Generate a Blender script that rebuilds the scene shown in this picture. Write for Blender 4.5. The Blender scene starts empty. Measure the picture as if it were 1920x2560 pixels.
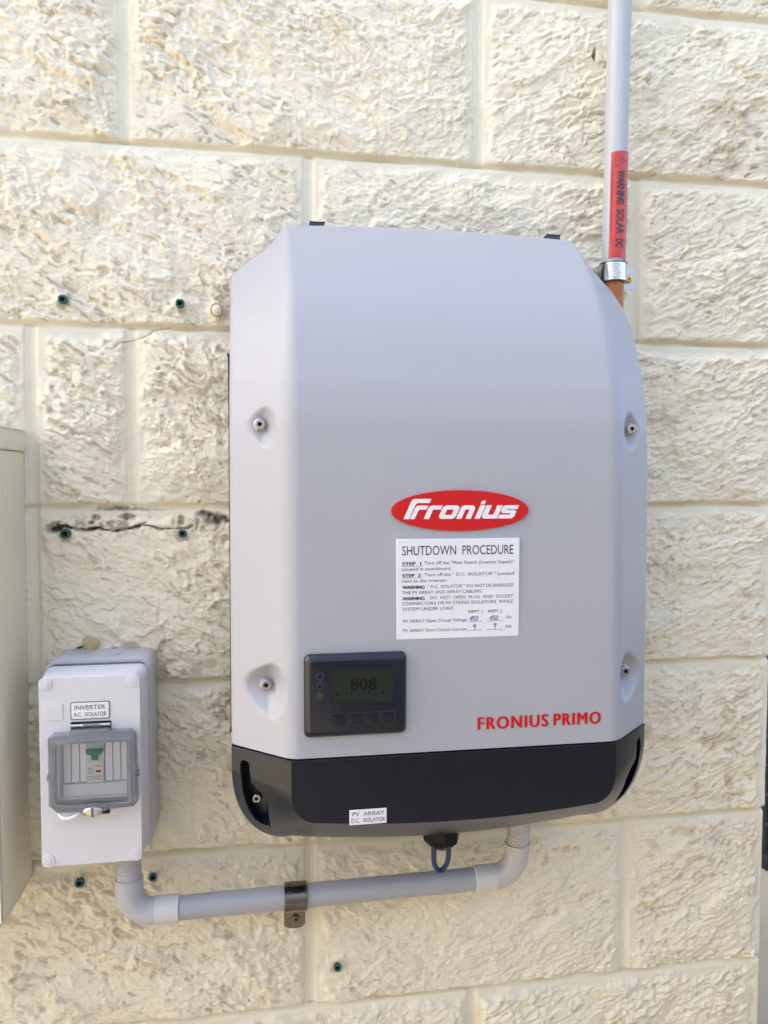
import bpy, bmesh, math, random
import numpy as np
from mathutils import Vector, Matrix
R = math.radians
scene = bpy.context.scene
C = scene.collection
random.seed(7)

# ------------------------------------------------------------------ camera
cam_d = bpy.data.cameras.new("camera")
cam = bpy.data.objects.new("camera", cam_d); C.objects.link(cam)
scene.camera = cam
cam_d.sensor_fit = 'VERTICAL'; cam_d.sensor_height = 24.0
cam_d.lens = 24.0 * 1889.0 / 2560.0
cam_d.clip_start = 0.01; cam_d.clip_end = 500
def cam_rot(yaw, p, r):
    return (Matrix.Rotation(yaw, 3, 'Z') @ Matrix.Rotation(p, 3, 'X') @ Matrix.Rotation(r, 3, 'Y'))
_M = cam_rot(-0.158783, -0.0461796, -0.0017105)
_X, _Y, _Z = _M.col[0], _M.col[1], _M.col[2]
cam.matrix_world = Matrix(((_X.x, _Z.x, -_Y.x, 0.0087), (_X.y, _Z.y, -_Y.y, -0.8811),
                           (_X.z, _Z.z, -_Y.z, -0.5662), (0, 0, 0, 1)))

# ------------------------------------------------------------------ light
SUN_EL, SUN_AZ = 42.0, -58.0          # azimuth from +Y (behind the wall) towards +X
world = bpy.data.worlds.new("World"); scene.world = world; world.use_nodes = True
wn = world.node_tree
sky = wn.nodes.new('ShaderNodeTexSky'); sky.sky_type = 'NISHITA'; sky.sun_disc = False
sky.sun_elevation = R(SUN_EL); sky.sun_rotation = R(SUN_AZ)
sky.air_density = 0.7; sky.dust_density = 6.0; sky.ozone_density = 0.3
bg = wn.nodes['Background']; bg.inputs['Strength'].default_value = 0.15
tint = wn.nodes.new('ShaderNodeMix'); tint.data_type = 'RGBA'; tint.blend_type = 'MULTIPLY'; tint.inputs['Factor'].default_value = 1.0
tint.inputs['B'].default_value = (1.03, 1.0, 0.93, 1)
wn.links.new(sky.outputs[0], tint.inputs['A']); wn.links.new(tint.outputs['Result'], bg.inputs['Color'])
sun_d = bpy.data.lights.new("sun", 'SUN'); sun_d.energy = 3.0; sun_d.angle = R(0.5)
sun_d.color = (1.0, 0.93, 0.82)
sun = bpy.data.objects.new("sun", sun_d); C.objects.link(sun)
sd = Vector((math.sin(R(SUN_AZ)) * math.cos(R(SUN_EL)), math.cos(R(SUN_AZ)) * math.cos(R(SUN_EL)), math.sin(R(SUN_EL))))
sun.rotation_euler = sd.to_track_quat('Z', 'Y').to_euler()
vs = scene.view_settings
vs.view_transform = 'Standard'; vs.look = 'None'; vs.gamma = 1.0; vs.use_curve_mapping = False
vs.exposure = 2.68

# ------------------------------------------------------------------ helpers
def mat(name, col, rough=0.5, metal=0.0, spec=0.5, noise=0.0, nscale=60.0, bump=0.0, bscale=400.0, coat=0.0, emit=None, rvar=0.0):
    m = bpy.data.materials.new(name); m.use_nodes = True
    nt = m.node_tree; b = nt.nodes['Principled BSDF']
    b.inputs['Base Color'].default_value = (*col, 1)
    b.inputs['Roughness'].default_value = rough
    b.inputs['Metallic'].default_value = metal
    b.inputs['Specular IOR Level'].default_value = spec
    b.inputs['Coat Weight'].default_value = coat
    tc = nt.nodes.new('ShaderNodeTexCoord')
    if noise > 0 or rvar > 0:
        n = nt.nodes.new('ShaderNodeTexNoise'); n.inputs['Scale'].default_value = nscale; n.inputs['Detail'].default_value = 6
        nt.links.new(tc.outputs['Object'], n.inputs['Vector'])
        if noise > 0:
            mx = nt.nodes.new('ShaderNodeMix'); mx.data_type = 'RGBA'
            mx.inputs['A'].default_value = (*[c * (1 - noise) for c in col], 1)
            mx.inputs['B'].default_value = (*[min(1, c * (1 + noise)) for c in col], 1)
            nt.links.new(n.outputs['Fac'], mx.inputs['Factor']); nt.links.new(mx.outputs['Result'], b.inputs['Base Color'])
        if rvar > 0:
            mr = nt.nodes.new('ShaderNodeMapRange')
            mr.inputs['To Min'].default_value = max(0, rough - rvar); mr.inputs['To Max'].default_value = min(1, rough + rvar)
            nt.links.new(n.outputs['Fac'], mr.inputs['Value']); nt.links.new(mr.outputs['Result'], b.inputs['Roughness'])
    if bump > 0:
        n2 = nt.nodes.new('ShaderNodeTexNoise'); n2.inputs['Scale'].default_value = bscale; n2.inputs['Detail'].default_value = 4
        nt.links.new(tc.outputs['Object'], n2.inputs['Vector'])
        bp = nt.nodes.new('ShaderNodeBump'); bp.inputs['Strength'].default_value = bump; bp.inputs['Distance'].default_value = 0.001
        nt.links.new(n2.outputs['Fac'], bp.inputs['Height']); nt.links.new(bp.outputs['Normal'], b.inputs['Normal'])
    if emit:
        b.inputs['Emission Color'].default_value = (*emit[0], 1); b.inputs['Emission Strength'].default_value = emit[1]
    return m

M = {}
M['silver'] = mat('silver_powdercoat', (0.398, 0.408, 0.437), 0.42, 0.0, 0.5, 0.025, 7, 0.16, 1500, rvar=0.05)
M['dark'] = mat('anthracite_plastic', (0.0035, 0.0068, 0.0150), 0.29, 0, 0.5, 0.10, 300, 0.08, 2200)
M['panel'] = mat('panel_plastic', (0.006, 0.009, 0.018), 0.28, 0, 0.5, 0.05, 300, 0.06, 2200)
M['panel_rim'] = mat('panel_rim_plastic', (0.030, 0.038, 0.055), 0.3)
M['tab'] = mat('blue_grey_plastic', (0.06, 0.08, 0.14), 0.5, 0, 0.5, 0.1, 200)
M['steel'] = mat('screw_steel', (0.55, 0.54, 0.54), 0.28, 1.0, 0.5, 0.1, 700, 0.1, 900)
M['socket'] = mat('socket_black', (0.01, 0.01, 0.01), 0.6)
M['red'] = mat('badge_red', (0.60, 0.006, 0.008), 0.35, 0, 0.5, 0.03, 50)
M['badge_white'] = mat('badge_white', (0.82, 0.82, 0.84), 0.4)
M['sticker'] = mat('sign_white_plastic', (0.80, 0.81, 0.83), 0.4, 0, 0.4, 0.03, 60, 0.1, 800)
M['ink'] = mat('black_ink', (0.02, 0.02, 0.024), 0.5)
M['ink_soft'] = mat('grey_ink', (0.055, 0.055, 0.06), 0.5)
M['pen'] = mat('blue_pen_ink', (0.04, 0.10, 0.45), 0.5)
M['lcd'] = mat('lcd_screen', (0.013, 0.021, 0.015), 0.15, 0, 0.5)
M['lcd_ink'] = mat('lcd_segments', (0.0008, 0.0012, 0.001), 0.15, spec=0.5)
M['led_off'] = mat('led_dark', (0.008, 0.008, 0.012), 0.3)
M['led_on'] = mat('led_green', (0.020, 0.030, 0.004), 0.3, emit=((0.18, 0.30, 0.02), 0.010))
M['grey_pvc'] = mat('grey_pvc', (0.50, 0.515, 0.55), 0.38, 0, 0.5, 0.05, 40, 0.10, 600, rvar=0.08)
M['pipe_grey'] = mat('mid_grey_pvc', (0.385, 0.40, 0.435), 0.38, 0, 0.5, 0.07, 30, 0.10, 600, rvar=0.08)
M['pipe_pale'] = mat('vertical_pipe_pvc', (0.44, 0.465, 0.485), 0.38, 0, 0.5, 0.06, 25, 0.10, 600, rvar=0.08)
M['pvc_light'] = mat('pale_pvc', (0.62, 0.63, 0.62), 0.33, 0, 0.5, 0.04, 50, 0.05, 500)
M['pvc_cream'] = mat('cream_grey_pvc', (0.56, 0.54, 0.53), 0.25, 0, 0.5, 0.05, 50, 0.05, 500)
M['rust'] = mat('orange_stained_pvc', (0.42, 0.13, 0.025), 0.4, 0, 0.5, 0.45, 130, 0.3, 300)
M['tape'] = mat('red_label_tape', (0.56, 0.052, 0.046), 0.32, 0, 0.5, 0.12, 90, 0.3, 160)
M['galv'] = mat('galvanised_steel', (0.62, 0.63, 0.62), 0.22, 1.0, 0.5, 0.22, 90, 0.25, 300, rvar=0.12)
M['galv_dull'] = mat('dulled_zinc', (0.20, 0.19, 0.17), 0.24, 1.0, 0.5, 0.35, 120, 0.3, 300, rvar=0.12)
M['zincplate'] = mat('white_zinc_tab', (0.62, 0.64, 0.65), 0.42, 0.6, 0.5, 0.15, 150, 0.1, 500)
M['brass'] = mat('brass_screw', (0.80, 0.42, 0.10), 0.3, 0.9)
M['box'] = mat('isolator_plastic', (0.66, 0.66, 0.69), 0.36, 0, 0.5, 0.03, 60, 0.12, 1500)
M['box_base'] = mat('isolator_base_plastic', (0.52, 0.53, 0.58), 0.45, 0, 0.5, 0.04, 60, 0.15, 900)
M['gasket'] = mat('grey_gasket', (0.12, 0.14, 0.20), 0.7)
M['inner'] = mat('isolator_inner_plastic', (0.88, 0.89, 0.91), 0.45)
M['breaker'] = mat('breaker_white', (0.80, 0.82, 0.78), 0.4)
M['green'] = mat('green_toggle', (0.010, 0.20, 0.09), 0.35)
M['palegreen'] = mat('pale_green_label', (0.50, 0.68, 0.55), 0.5)
M['flag'] = mat('red_flag', (0.35, 0.01, 0.03), 0.4)
M['plug'] = mat('green_wall_plug', (0.015, 0.10, 0.085), 0.4, 0, 0.5, 0.2, 600)
M['hole'] = mat('hole_black', (0.004, 0.004, 0.004), 0.9)
M['cabinet'] = mat('cabinet_cream_enamel', (0.78, 0.735, 0.58), 0.4, 0, 0.5, 0.06, 12, 0.12, 60, rvar=0.1)
M['gland'] = mat('black_gland_plastic', (0.006, 0.005, 0.005), 0.25, 0, 0.2)
M['cable'] = mat('blue_cable', (0.012, 0.045, 0.16), 0.45)
M['putty'] = mat('beige_putty', (0.55, 0.42, 0.24), 0.6, 0, 0.5, 0.15, 120, 0.3, 300)
M['bug'] = mat('dried_brown_shell', (0.03, 0.02, 0.012), 0.6)
M['gate'] = mat('black_gate_metal', (0.02, 0.022, 0.028), 0.5)
M['ground'] = mat('sandy_concrete', (0.29, 0.255, 0.19), 0.85, 0, 0.3, 0.25, 1.6, 0.3, 30)
M['blocker'] = mat('blocker_grey_paint', (0.15, 0.152, 0.16), 0.7, 0, 0.4, 0.1, 5)
M['old_filler'] = mat('old_filler', (0.36, 0.26, 0.17), 0.8, 0, 0.3, 0.25, 300)

def tinted_clear(name, tint, gloss_rough=0.05, solid=0.0, solid_col=(0.3, 0.33, 0.37)):
    m = bpy.data.materials.new(name); m.use_nodes = True; nt = m.node_tree
    for n in list(nt.nodes): nt.nodes.remove(n)
    out = nt.nodes.new('ShaderNodeOutputMaterial')
    tr = nt.nodes.new('ShaderNodeBsdfTransparent'); tr.inputs[0].default_value = (*tint, 1)
    gl = nt.nodes.new('ShaderNodeBsdfGlossy'); gl.inputs['Roughness'].default_value = gloss_rough
    df = nt.nodes.new('ShaderNodeBsdfDiffuse'); df.inputs[0].default_value = (*solid_col, 1)
    m1 = nt.nodes.new('ShaderNodeMixShader'); m1.inputs[0].default_value = solid
    nt.links.new(tr.outputs[0], m1.inputs[1]); nt.links.new(df.outputs[0], m1.inputs[2])
    fr = nt.nodes.new('ShaderNodeFresnel'); fr.inputs[0].default_value = 1.45
    m2 = nt.nodes.new('ShaderNodeMixShader')
    nt.links.new(fr.outputs[0], m2.inputs[0]); nt.links.new(m1.outputs[0], m2.inputs[1]); nt.links.new(gl.outputs[0], m2.inputs[2])
    nt.links.new(m2.outputs[0], out.inputs[0])
    return m
M['clear'] = tinted_clear('clear_window_plastic', (0.985, 0.99, 1.0))
M['smoky'] = tinted_clear('smoky_window_frame', (0.80, 0.83, 0.87), 0.10, 0.22, (0.55, 0.58, 0.63))

# everything below is written in (x, d, z): d = distance in front of the wall plane (world y = -d)
def mesh_obj(name, verts, faces, m, parent=None, smooth=True, angle=35):
    me = bpy.data.meshes.new(name)
    me.from_pydata([tuple(v) for v in verts], [], [tuple(f) for f in faces]); me.update()
    bm = bmesh.new(); bm.from_mesh(me); bmesh.ops.recalc_face_normals(bm, faces=bm.faces); bm.to_mesh(me); bm.free()
    return finish(name, me, m, parent, smooth, angle)
def finish(name, me, m, parent=None, smooth=True, angle=35):
    me.name = name
    me.materials.clear(); me.materials.append(m)
    if smooth:
        me.polygons.foreach_set('use_smooth', [True] * len(me.polygons))
        me.set_sharp_from_angle(angle=R(angle))
    o = bpy.data.objects.new(name, me); C.objects.link(o)
    if parent: attach(o, parent)
    return o
def attach(o, parent):
    o.parent = parent
    bpy.context.view_layer.update()
    o.matrix_parent_inverse = parent.matrix_world.inverted()
def thing(name, label, cat, loc, group=None):
    o = bpy.data.objects.new(name, None); C.objects.link(o)
    o.empty_display_size = 0.02
    o.location = (loc[0], -loc[1], loc[2]); o['label'] = label; o['category'] = cat
    if group: o['group'] = group
    bpy.context.view_layer.update()
    return o
def tag(o, label, cat, group=None, kind=None):
    if label: o['label'] = label
    if cat: o['category'] = cat
    if group: o['group'] = group
    if kind: o['kind'] = kind
    return o

def rbox(name, x0, x1, d0, d1, z0, z1, m, parent=None, bev=0.001, seg=3):
    bm = bmesh.new()
    bmesh.ops.create_cube(bm, size=1.0)
    for v in bm.verts:
        v.co = ((x0 + x1) / 2 + v.co.x * (x1 - x0), -((d0 + d1) / 2 + v.co.y * (d1 - d0)), (z0 + z1) / 2 + v.co.z * (z1 - z0))
    if bev > 0: bmesh.ops.bevel(bm, geom=bm.edges[:], offset=bev, segments=seg, profile=0.5, affect='EDGES')
    bmesh.ops.recalc_face_normals(bm, faces=bm.faces)
    me = bpy.data.meshes.new(name); bm.to_mesh(me); bm.free()
    return finish(name, me, m, parent)

def rrect(x0, x1, z0, z1, r, n=6):
    pts = []
    for cx, cz, a0 in ((x1 - r, z1 - r, 0), (x0 + r, z1 - r, 90), (x0 + r, z0 + r, 180), (x1 - r, z0 + r, 270)):
        for k in range(n + 1):
            a = R(a0 + 90 * k / n); pts.append((cx + r * math.cos(a), cz + r * math.sin(a)))
    return pts

def loft(name, rings, m, parent=None, cap0=True, cap1=True, angle=35, closed=True):
    """rings: list of lists of (x,d,z) with equal counts"""
    V = []; F = []; n = len(rings[0])
    for r in rings: V += [(p[0], -p[1], p[2]) for p in r]
    for i in range(len(rings) - 1):
        for j in range(n if closed else n - 1):
            k = (j + 1) % n
            F.append((i * n + j, i * n + k, (i + 1) * n + k, (i + 1) * n + j))
    if cap0: F.append(tuple(range(n))[::-1])
    if cap1: F.append(tuple((len(rings) - 1) * n + j for j in range(n)))
    return mesh_obj(name, V, F, m, parent, True, angle)

def frustum(name, x0, x1, z0, z1, r, levels, m, parent=None, angle=35):
    """levels: list of (d, inset)"""
    rings = []
    for d, ins in levels:
        rings.append([(p[0], d, p[1]) for p in rrect(x0 + ins, x1 - ins, z0 + ins, z1 - ins, max(r - ins * 0.5, 0.0005))])
    return loft(name, rings, m, parent, angle=angle)

def curve_plate(name, outlines, d0, d1, m, parent=None, bev=0.0):
    """flat plate from 2D outlines [(x,z)...] (holes by nesting), front at d1"""
    cu = bpy.data.curves.new('tmp', 'CURVE'); cu.dimensions = '2D'; cu.fill_mode = 'BOTH'
    for pts in outlines:
        s = cu.splines.new('POLY'); s.points.add(len(pts) - 1)
        for i, p in enumerate(pts): s.points[i].co = (p[0], p[1], 0, 1)
        s.use_cyclic_u = True
    cu.extrude = (d1 - d0) / 2 - bev; cu.bevel_depth = bev; cu.bevel_resolution = 2; cu.offset = -bev
    return from_curve(name, cu, lambda x, y, z: (x, -((d0 + d1) / 2 + z), y), m, parent)
def from_curve(name, cu, fn, m, parent):
    o = bpy.data.objects.new('tmp', cu); C.objects.link(o)
    bpy.context.view_layer.update()
    me = bpy.data.meshes.new_from_object(o.evaluated_get(bpy.context.evaluated_depsgraph_get()))
    bpy.data.objects.remove(o); 
    for v in me.vertices: v.co = fn(*v.co)
    me.update()
    return finish(name, me, m, parent)

def text_mesh(body, bold=0.0, res=3, spacing=1.0):
    cu = bpy.data.curves.new('tmp', 'FONT'); cu.body = body; cu.size = 1.0
    cu.resolution_u = res; cu.offset = bold; cu.space_character = spacing; cu.fill_mode = 'FRONT'
    o = bpy.data.objects.new('tmp', cu); C.objects.link(o)
    bpy.context.view_layer.update()
    me = bpy.data.meshes.new_from_object(o.evaluated_get(bpy.context.evaluated_depsgraph_get()))
    bpy.data.objects.remove(o); bpy.data.curves.remove(cu)
    v = np.zeros(len(me.vertices) * 3); me.vertices.foreach_get('co', v); v = v.reshape(-1, 3)
    f = [tuple(p.vertices) for p in me.polygons]
    bpy.data.meshes.remove(me)
    return v, f
CAP = None
def cap_height():
    global CAP
    if CAP is None:
        v, f = text_mesh('H'); CAP = (v[:, 1].min(), v[:, 1].max())
    return CAP
class Letters:
    """collects lines of writing into one mesh"""
    def __init__(s): s.V = []; s.F = []; s.lift = 0.0; s.up = {}
    def add(s, body, x0, x1, zb, h, d=None, bold=0.0, shear=0.0, spacing=1.0, heavy=0.0):
        if heavy:
            for q in range(5): s.lift = 0.00004 * q; s.add(body, x0 + heavy * q / 4, x1 - heavy * (1 - q / 4), zb, h, bold=bold, spacing=spacing)
            return
        v, f = text_mesh(body, bold, spacing=spacing); c0, c1 = cap_height()
        sc = h / (c1 - c0); xa, xb = v[:, 0].min(), v[:, 0].max()
        X = x0 + (v[:, 0] - xa) / (xb - xa) * (x1 - x0); Z = zb + (v[:, 1] - c0) * sc
        X = X + shear * (Z - zb)
        n = len(s.V); s.V += [(a, b) for a, b in zip(X, Z)]; s.F += [tuple(i + n for i in p) for p in f]
        for i in range(n, len(s.V)): s.up[i] = s.lift
    def bar(s, x0, x1, z0, z1):
        n = len(s.V); s.V += [(x0, z0), (x1, z0), (x1, z1), (x0, z1)]; s.F.append((n, n + 1, n + 2, n + 3))
    def poly(s, pts, w):
        """pen stroke"""
        for (a, b), (c, e) in zip(pts[:-1], pts[1:]):
            L = math.hypot(c - a, e - b) or 1; nx, nz = -(e - b) / L * w / 2, (c - a) / L * w / 2
            ux, uz = (c - a) / L * w / 3, (e - b) / L * w / 3
            n = len(s.V)
            s.V += [(a - nx - ux, b - nz - uz), (c - nx + ux, e - nz + uz), (c + nx + ux, e + nz + uz), (a + nx - ux, b + nz - uz)]
            s.F.append((n, n + 1, n + 2, n + 3))
    def build(s, name, d, m, parent, wrap=None):
        if wrap:
            bm = bmesh.new(); vv = [bm.verts.new((a, 0, b)) for a, b in s.V]
            for f in s.F:
                try: bm.faces.new([vv[i] for i in f])
                except ValueError: pass
            bmesh.ops.triangulate(bm, faces=bm.faces[:])
            for _ in range(3):
                bmesh.ops.subdivide_edges(bm, edges=[e for e in bm.edges if abs(e.verts[0].co.x - e.verts[1].co.x) > 0.0015], cuts=1)
                bmesh.ops.triangulate(bm, faces=bm.faces[:])
            bm.verts.index_update(); V = [wrap(v.co.x, v.co.z) for v in bm.verts]; s.F = [tuple(v.index for v in f.verts) for f in bm.faces]; bm.free()
        else: V = [(a, -d - s.up.get(i, 0), b) for i, (a, b) in enumerate(s.V)]
        return mesh_obj(name, V, s.F, m, parent, False)

def tube(name, pts, rad, m, parent=None, seg=28, caps=True, angle=40):
    """pts in (x,d,z); rad number or list"""
    P = [Vector((p[0], -p[1], p[2])) for p in pts]; n = len(P)
    rr = rad if isinstance(rad, (list, tuple, np.ndarray)) else [rad] * n
    T = [(P[min(i + 1, n - 1)] - P[max(i - 1, 0)]).normalized() for i in range(n)]
    up = Vector((0, 1, 0)) if abs(T[0].y) < 0.9 else Vector((1, 0, 0))
    N = (up - T[0] * up.dot(T[0])).normalized(); V = []; F = []
    for i in range(n):
        N = (N - T[i] * N.dot(T[i])).normalized(); B = T[i].cross(N)
        for k in range(seg):
            a = 2 * math.pi * k / seg
            V.append(P[i] + (N * math.cos(a) + B * math.sin(a)) * rr[i])
    for i in range(n - 1):
        for k in range(seg):
            j = (k + 1) % seg; F.append((i * seg + k, i * seg + j, (i + 1) * seg + j, (i + 1) * seg + k))
    if caps: F += [tuple(range(seg))[::-1], tuple((n - 1) * seg + k for k in range(seg))]
    return mesh_obj(name, V, F, m, parent, True, angle)

def screw(parent, x, z, d, r=0.0048, h=0.004, m=None, ax=(0, 1, 0), phase=0.3, name='screw', nsides=6, sock=0.5, washer=True):
    """socket head screw pointing outward (d direction), with its socket as a sub-part"""
    seg = 24
    ax = Vector((ax[0], -ax[1], ax[2])).normalized()
    e1 = ax.cross(Vector((0, 0, 1))).normalized(); e2 = ax.cross(e1)
    c = Vector((x, -d, z))
    def ring(rad, hh, hexa=0):
        out = []
        for k in range(seg):
            a = 2 * math.pi * k / seg + phase; q = rad
            if hexa:
                s = math.pi / hexa; q = rad * math.cos(s) / math.cos(((a - phase) % (2 * s)) - s)
            out.append(c + e1 * math.cos(a) * q + e2 * math.sin(a) * q + ax * hh)
        return out
    rings = []
    if washer: rings += [ring(r * 1.12, -0.006), ring(r * 1.12, 0.0005), ring(r * 1.08, 0.0009)]
    else: rings += [ring(r * 1.0, -0.006)]
    rings += [ring(r * 0.98, 0.0012), ring(r * 0.98, h * 0.72), ring(r * 0.90, h * 0.93), ring(r * 0.78, h), ring(r * sock, h, nsides), ring(r * sock * 0.98, h * 0.3, nsides)]
    V = [p for rg in rings for p in rg]; F = []
    for i in range(len(rings) - 1):
        for k in range(seg):
            j = (k + 1) % seg; F.append((i * seg + k, i * seg + j, (i + 1) * seg + j, (i + 1) * seg + k))
    s = mesh_obj(name, V, F, m or M['steel'], parent, True, 30)
    rg = ring(r * sock * 1.02, h * 0.32, nsides)
    t = mesh_obj('socket', rg, [tuple(range(seg))], M['socket'], s, False)
    return s

def sstep(a, b, x):
    t = np.clip((x - a) / (b - a), 0, 1); return t * t * (3 - 2 * t)

# ------------------------------------------------------------------ ground
gv = [(-60, 60, -2.07), (60, 60, -2.07), (60, -60, -2.07), (-60, -60, -2.07)]
ground = mesh_obj('ground', gv, [(0, 1, 2, 3)], M['ground'], None, False)
ground['kind'] = 'structure'

# ------------------------------------------------------------------ block wall
PLUGS = [(-.204, -.375, .009), (-.081, -.3745, .008), (-.206, -.629, .008), (-.081, -.630, .008), (-.1165, -.903, .009), (-.118, -1.0225, .008),
         (-.197, -1.0215, .009), (.093, -1.149, .009), (-.041, -.381, .010), (-.1805, -.7515, .011), (-.190, -.754, .011)]
XC = 0.6560            # right-hand corner of the wall
def hash2(ix, iz, seed):
    h = (ix.astype(np.int64) * 374761393 + iz.astype(np.int64) * 668265263 + seed * 982451653) & 0xFFFFFFFF
    h = ((h ^ (h >> 13)) * 1274126177) & 0xFFFFFFFF
    h = ((h ^ (h >> 16)) * 2246822519) & 0xFFFFFFFF
    return ((h ^ (h >> 15)) & 0xFFFFFF) / float(0xFFFFFF)
def vnoise(X, Z, s, seed):
    x, z = X / s, Z / s; ix, iz = np.floor(x), np.floor(z); fx, fz = x - ix, z - iz
    fx = fx * fx * fx * (fx * (fx * 6 - 15) + 10); fz = fz * fz * fz * (fz * (fz * 6 - 15) + 10)
    a, b = hash2(ix, iz, seed), hash2(ix + 1, iz, seed); c, d = hash2(ix, iz + 1, seed), hash2(ix + 1, iz + 1, seed)
    return (a * (1 - fx) + b * fx) * (1 - fz) + (c * (1 - fx) + d * fx) * fz - 0.5
def fbm(X, Z, s, seed, oc=4, g=0.5):
    r = 0; a = 1
    for k in range(oc): r = r + a * vnoise(X + 7.3 * k, Z - 3.1 * k, s, seed + k); s *= 0.5; a *= g
    return r
def chips(X, Z, s, seed, tilt=0.8, sharp=9.0, down=0.0):
    """soft-edged tilted facets, like split stone under paint"""
    x, z = X / s, Z / s; ix, iz = np.floor(x), np.floor(z)
    W = 0; H = 0
    for i in (-1, 0, 1):
        for j in (-1, 0, 1):
            cx, cz = ix + i, iz + j
            px = cx + 0.15 + 0.7 * hash2(cx, cz, seed); pz = cz + 0.15 + 0.7 * hash2(cx, cz, seed + 1)
            dx, dz = x - px, z - pz
            w = np.exp(-sharp * (dx * dx + dz * dz))
            hh = hash2(cx, cz, seed + 2) - 0.5 + tilt * (dx * (hash2(cx, cz, seed + 3) - 0.5) + dz * (hash2(cx, cz, seed + 4) - 0.5 - down)) * 2
            W = W + w; H = H + w * hh
    return H / (W + 1e-9)

def axis(lo, flo, fhi, hi, fine, grow=1.15, mx=0.03):
    a = list(np.arange(flo, fhi, fine)) + [fhi]
    s = fine; x = fhi; up = []
    while x < hi - 1e-6: s = min(s * grow, mx); x = min(x + s, hi); up.append(x)
    s = fine; x = flo; dn = []
    while x > lo + 1e-6: s = min(s * grow, mx); x = max(x - s, lo); dn.append(x)
    return np.array(dn[::-1] + a + up)

def seg_dist(X, Z, pts):
    D = np.full(X.shape, 9.0)
    for (a, b), (c, e) in zip(pts[:-1], pts[1:]):
        vx, vz = c - a, e - b; t = np.clip(((X - a) * vx + (Z - b) * vz) / (vx * vx + vz * vz), 0, 1)
        D = np.minimum(D, np.hypot(X - a - t * vx, Z - b - t * vz))
    return D

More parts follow.
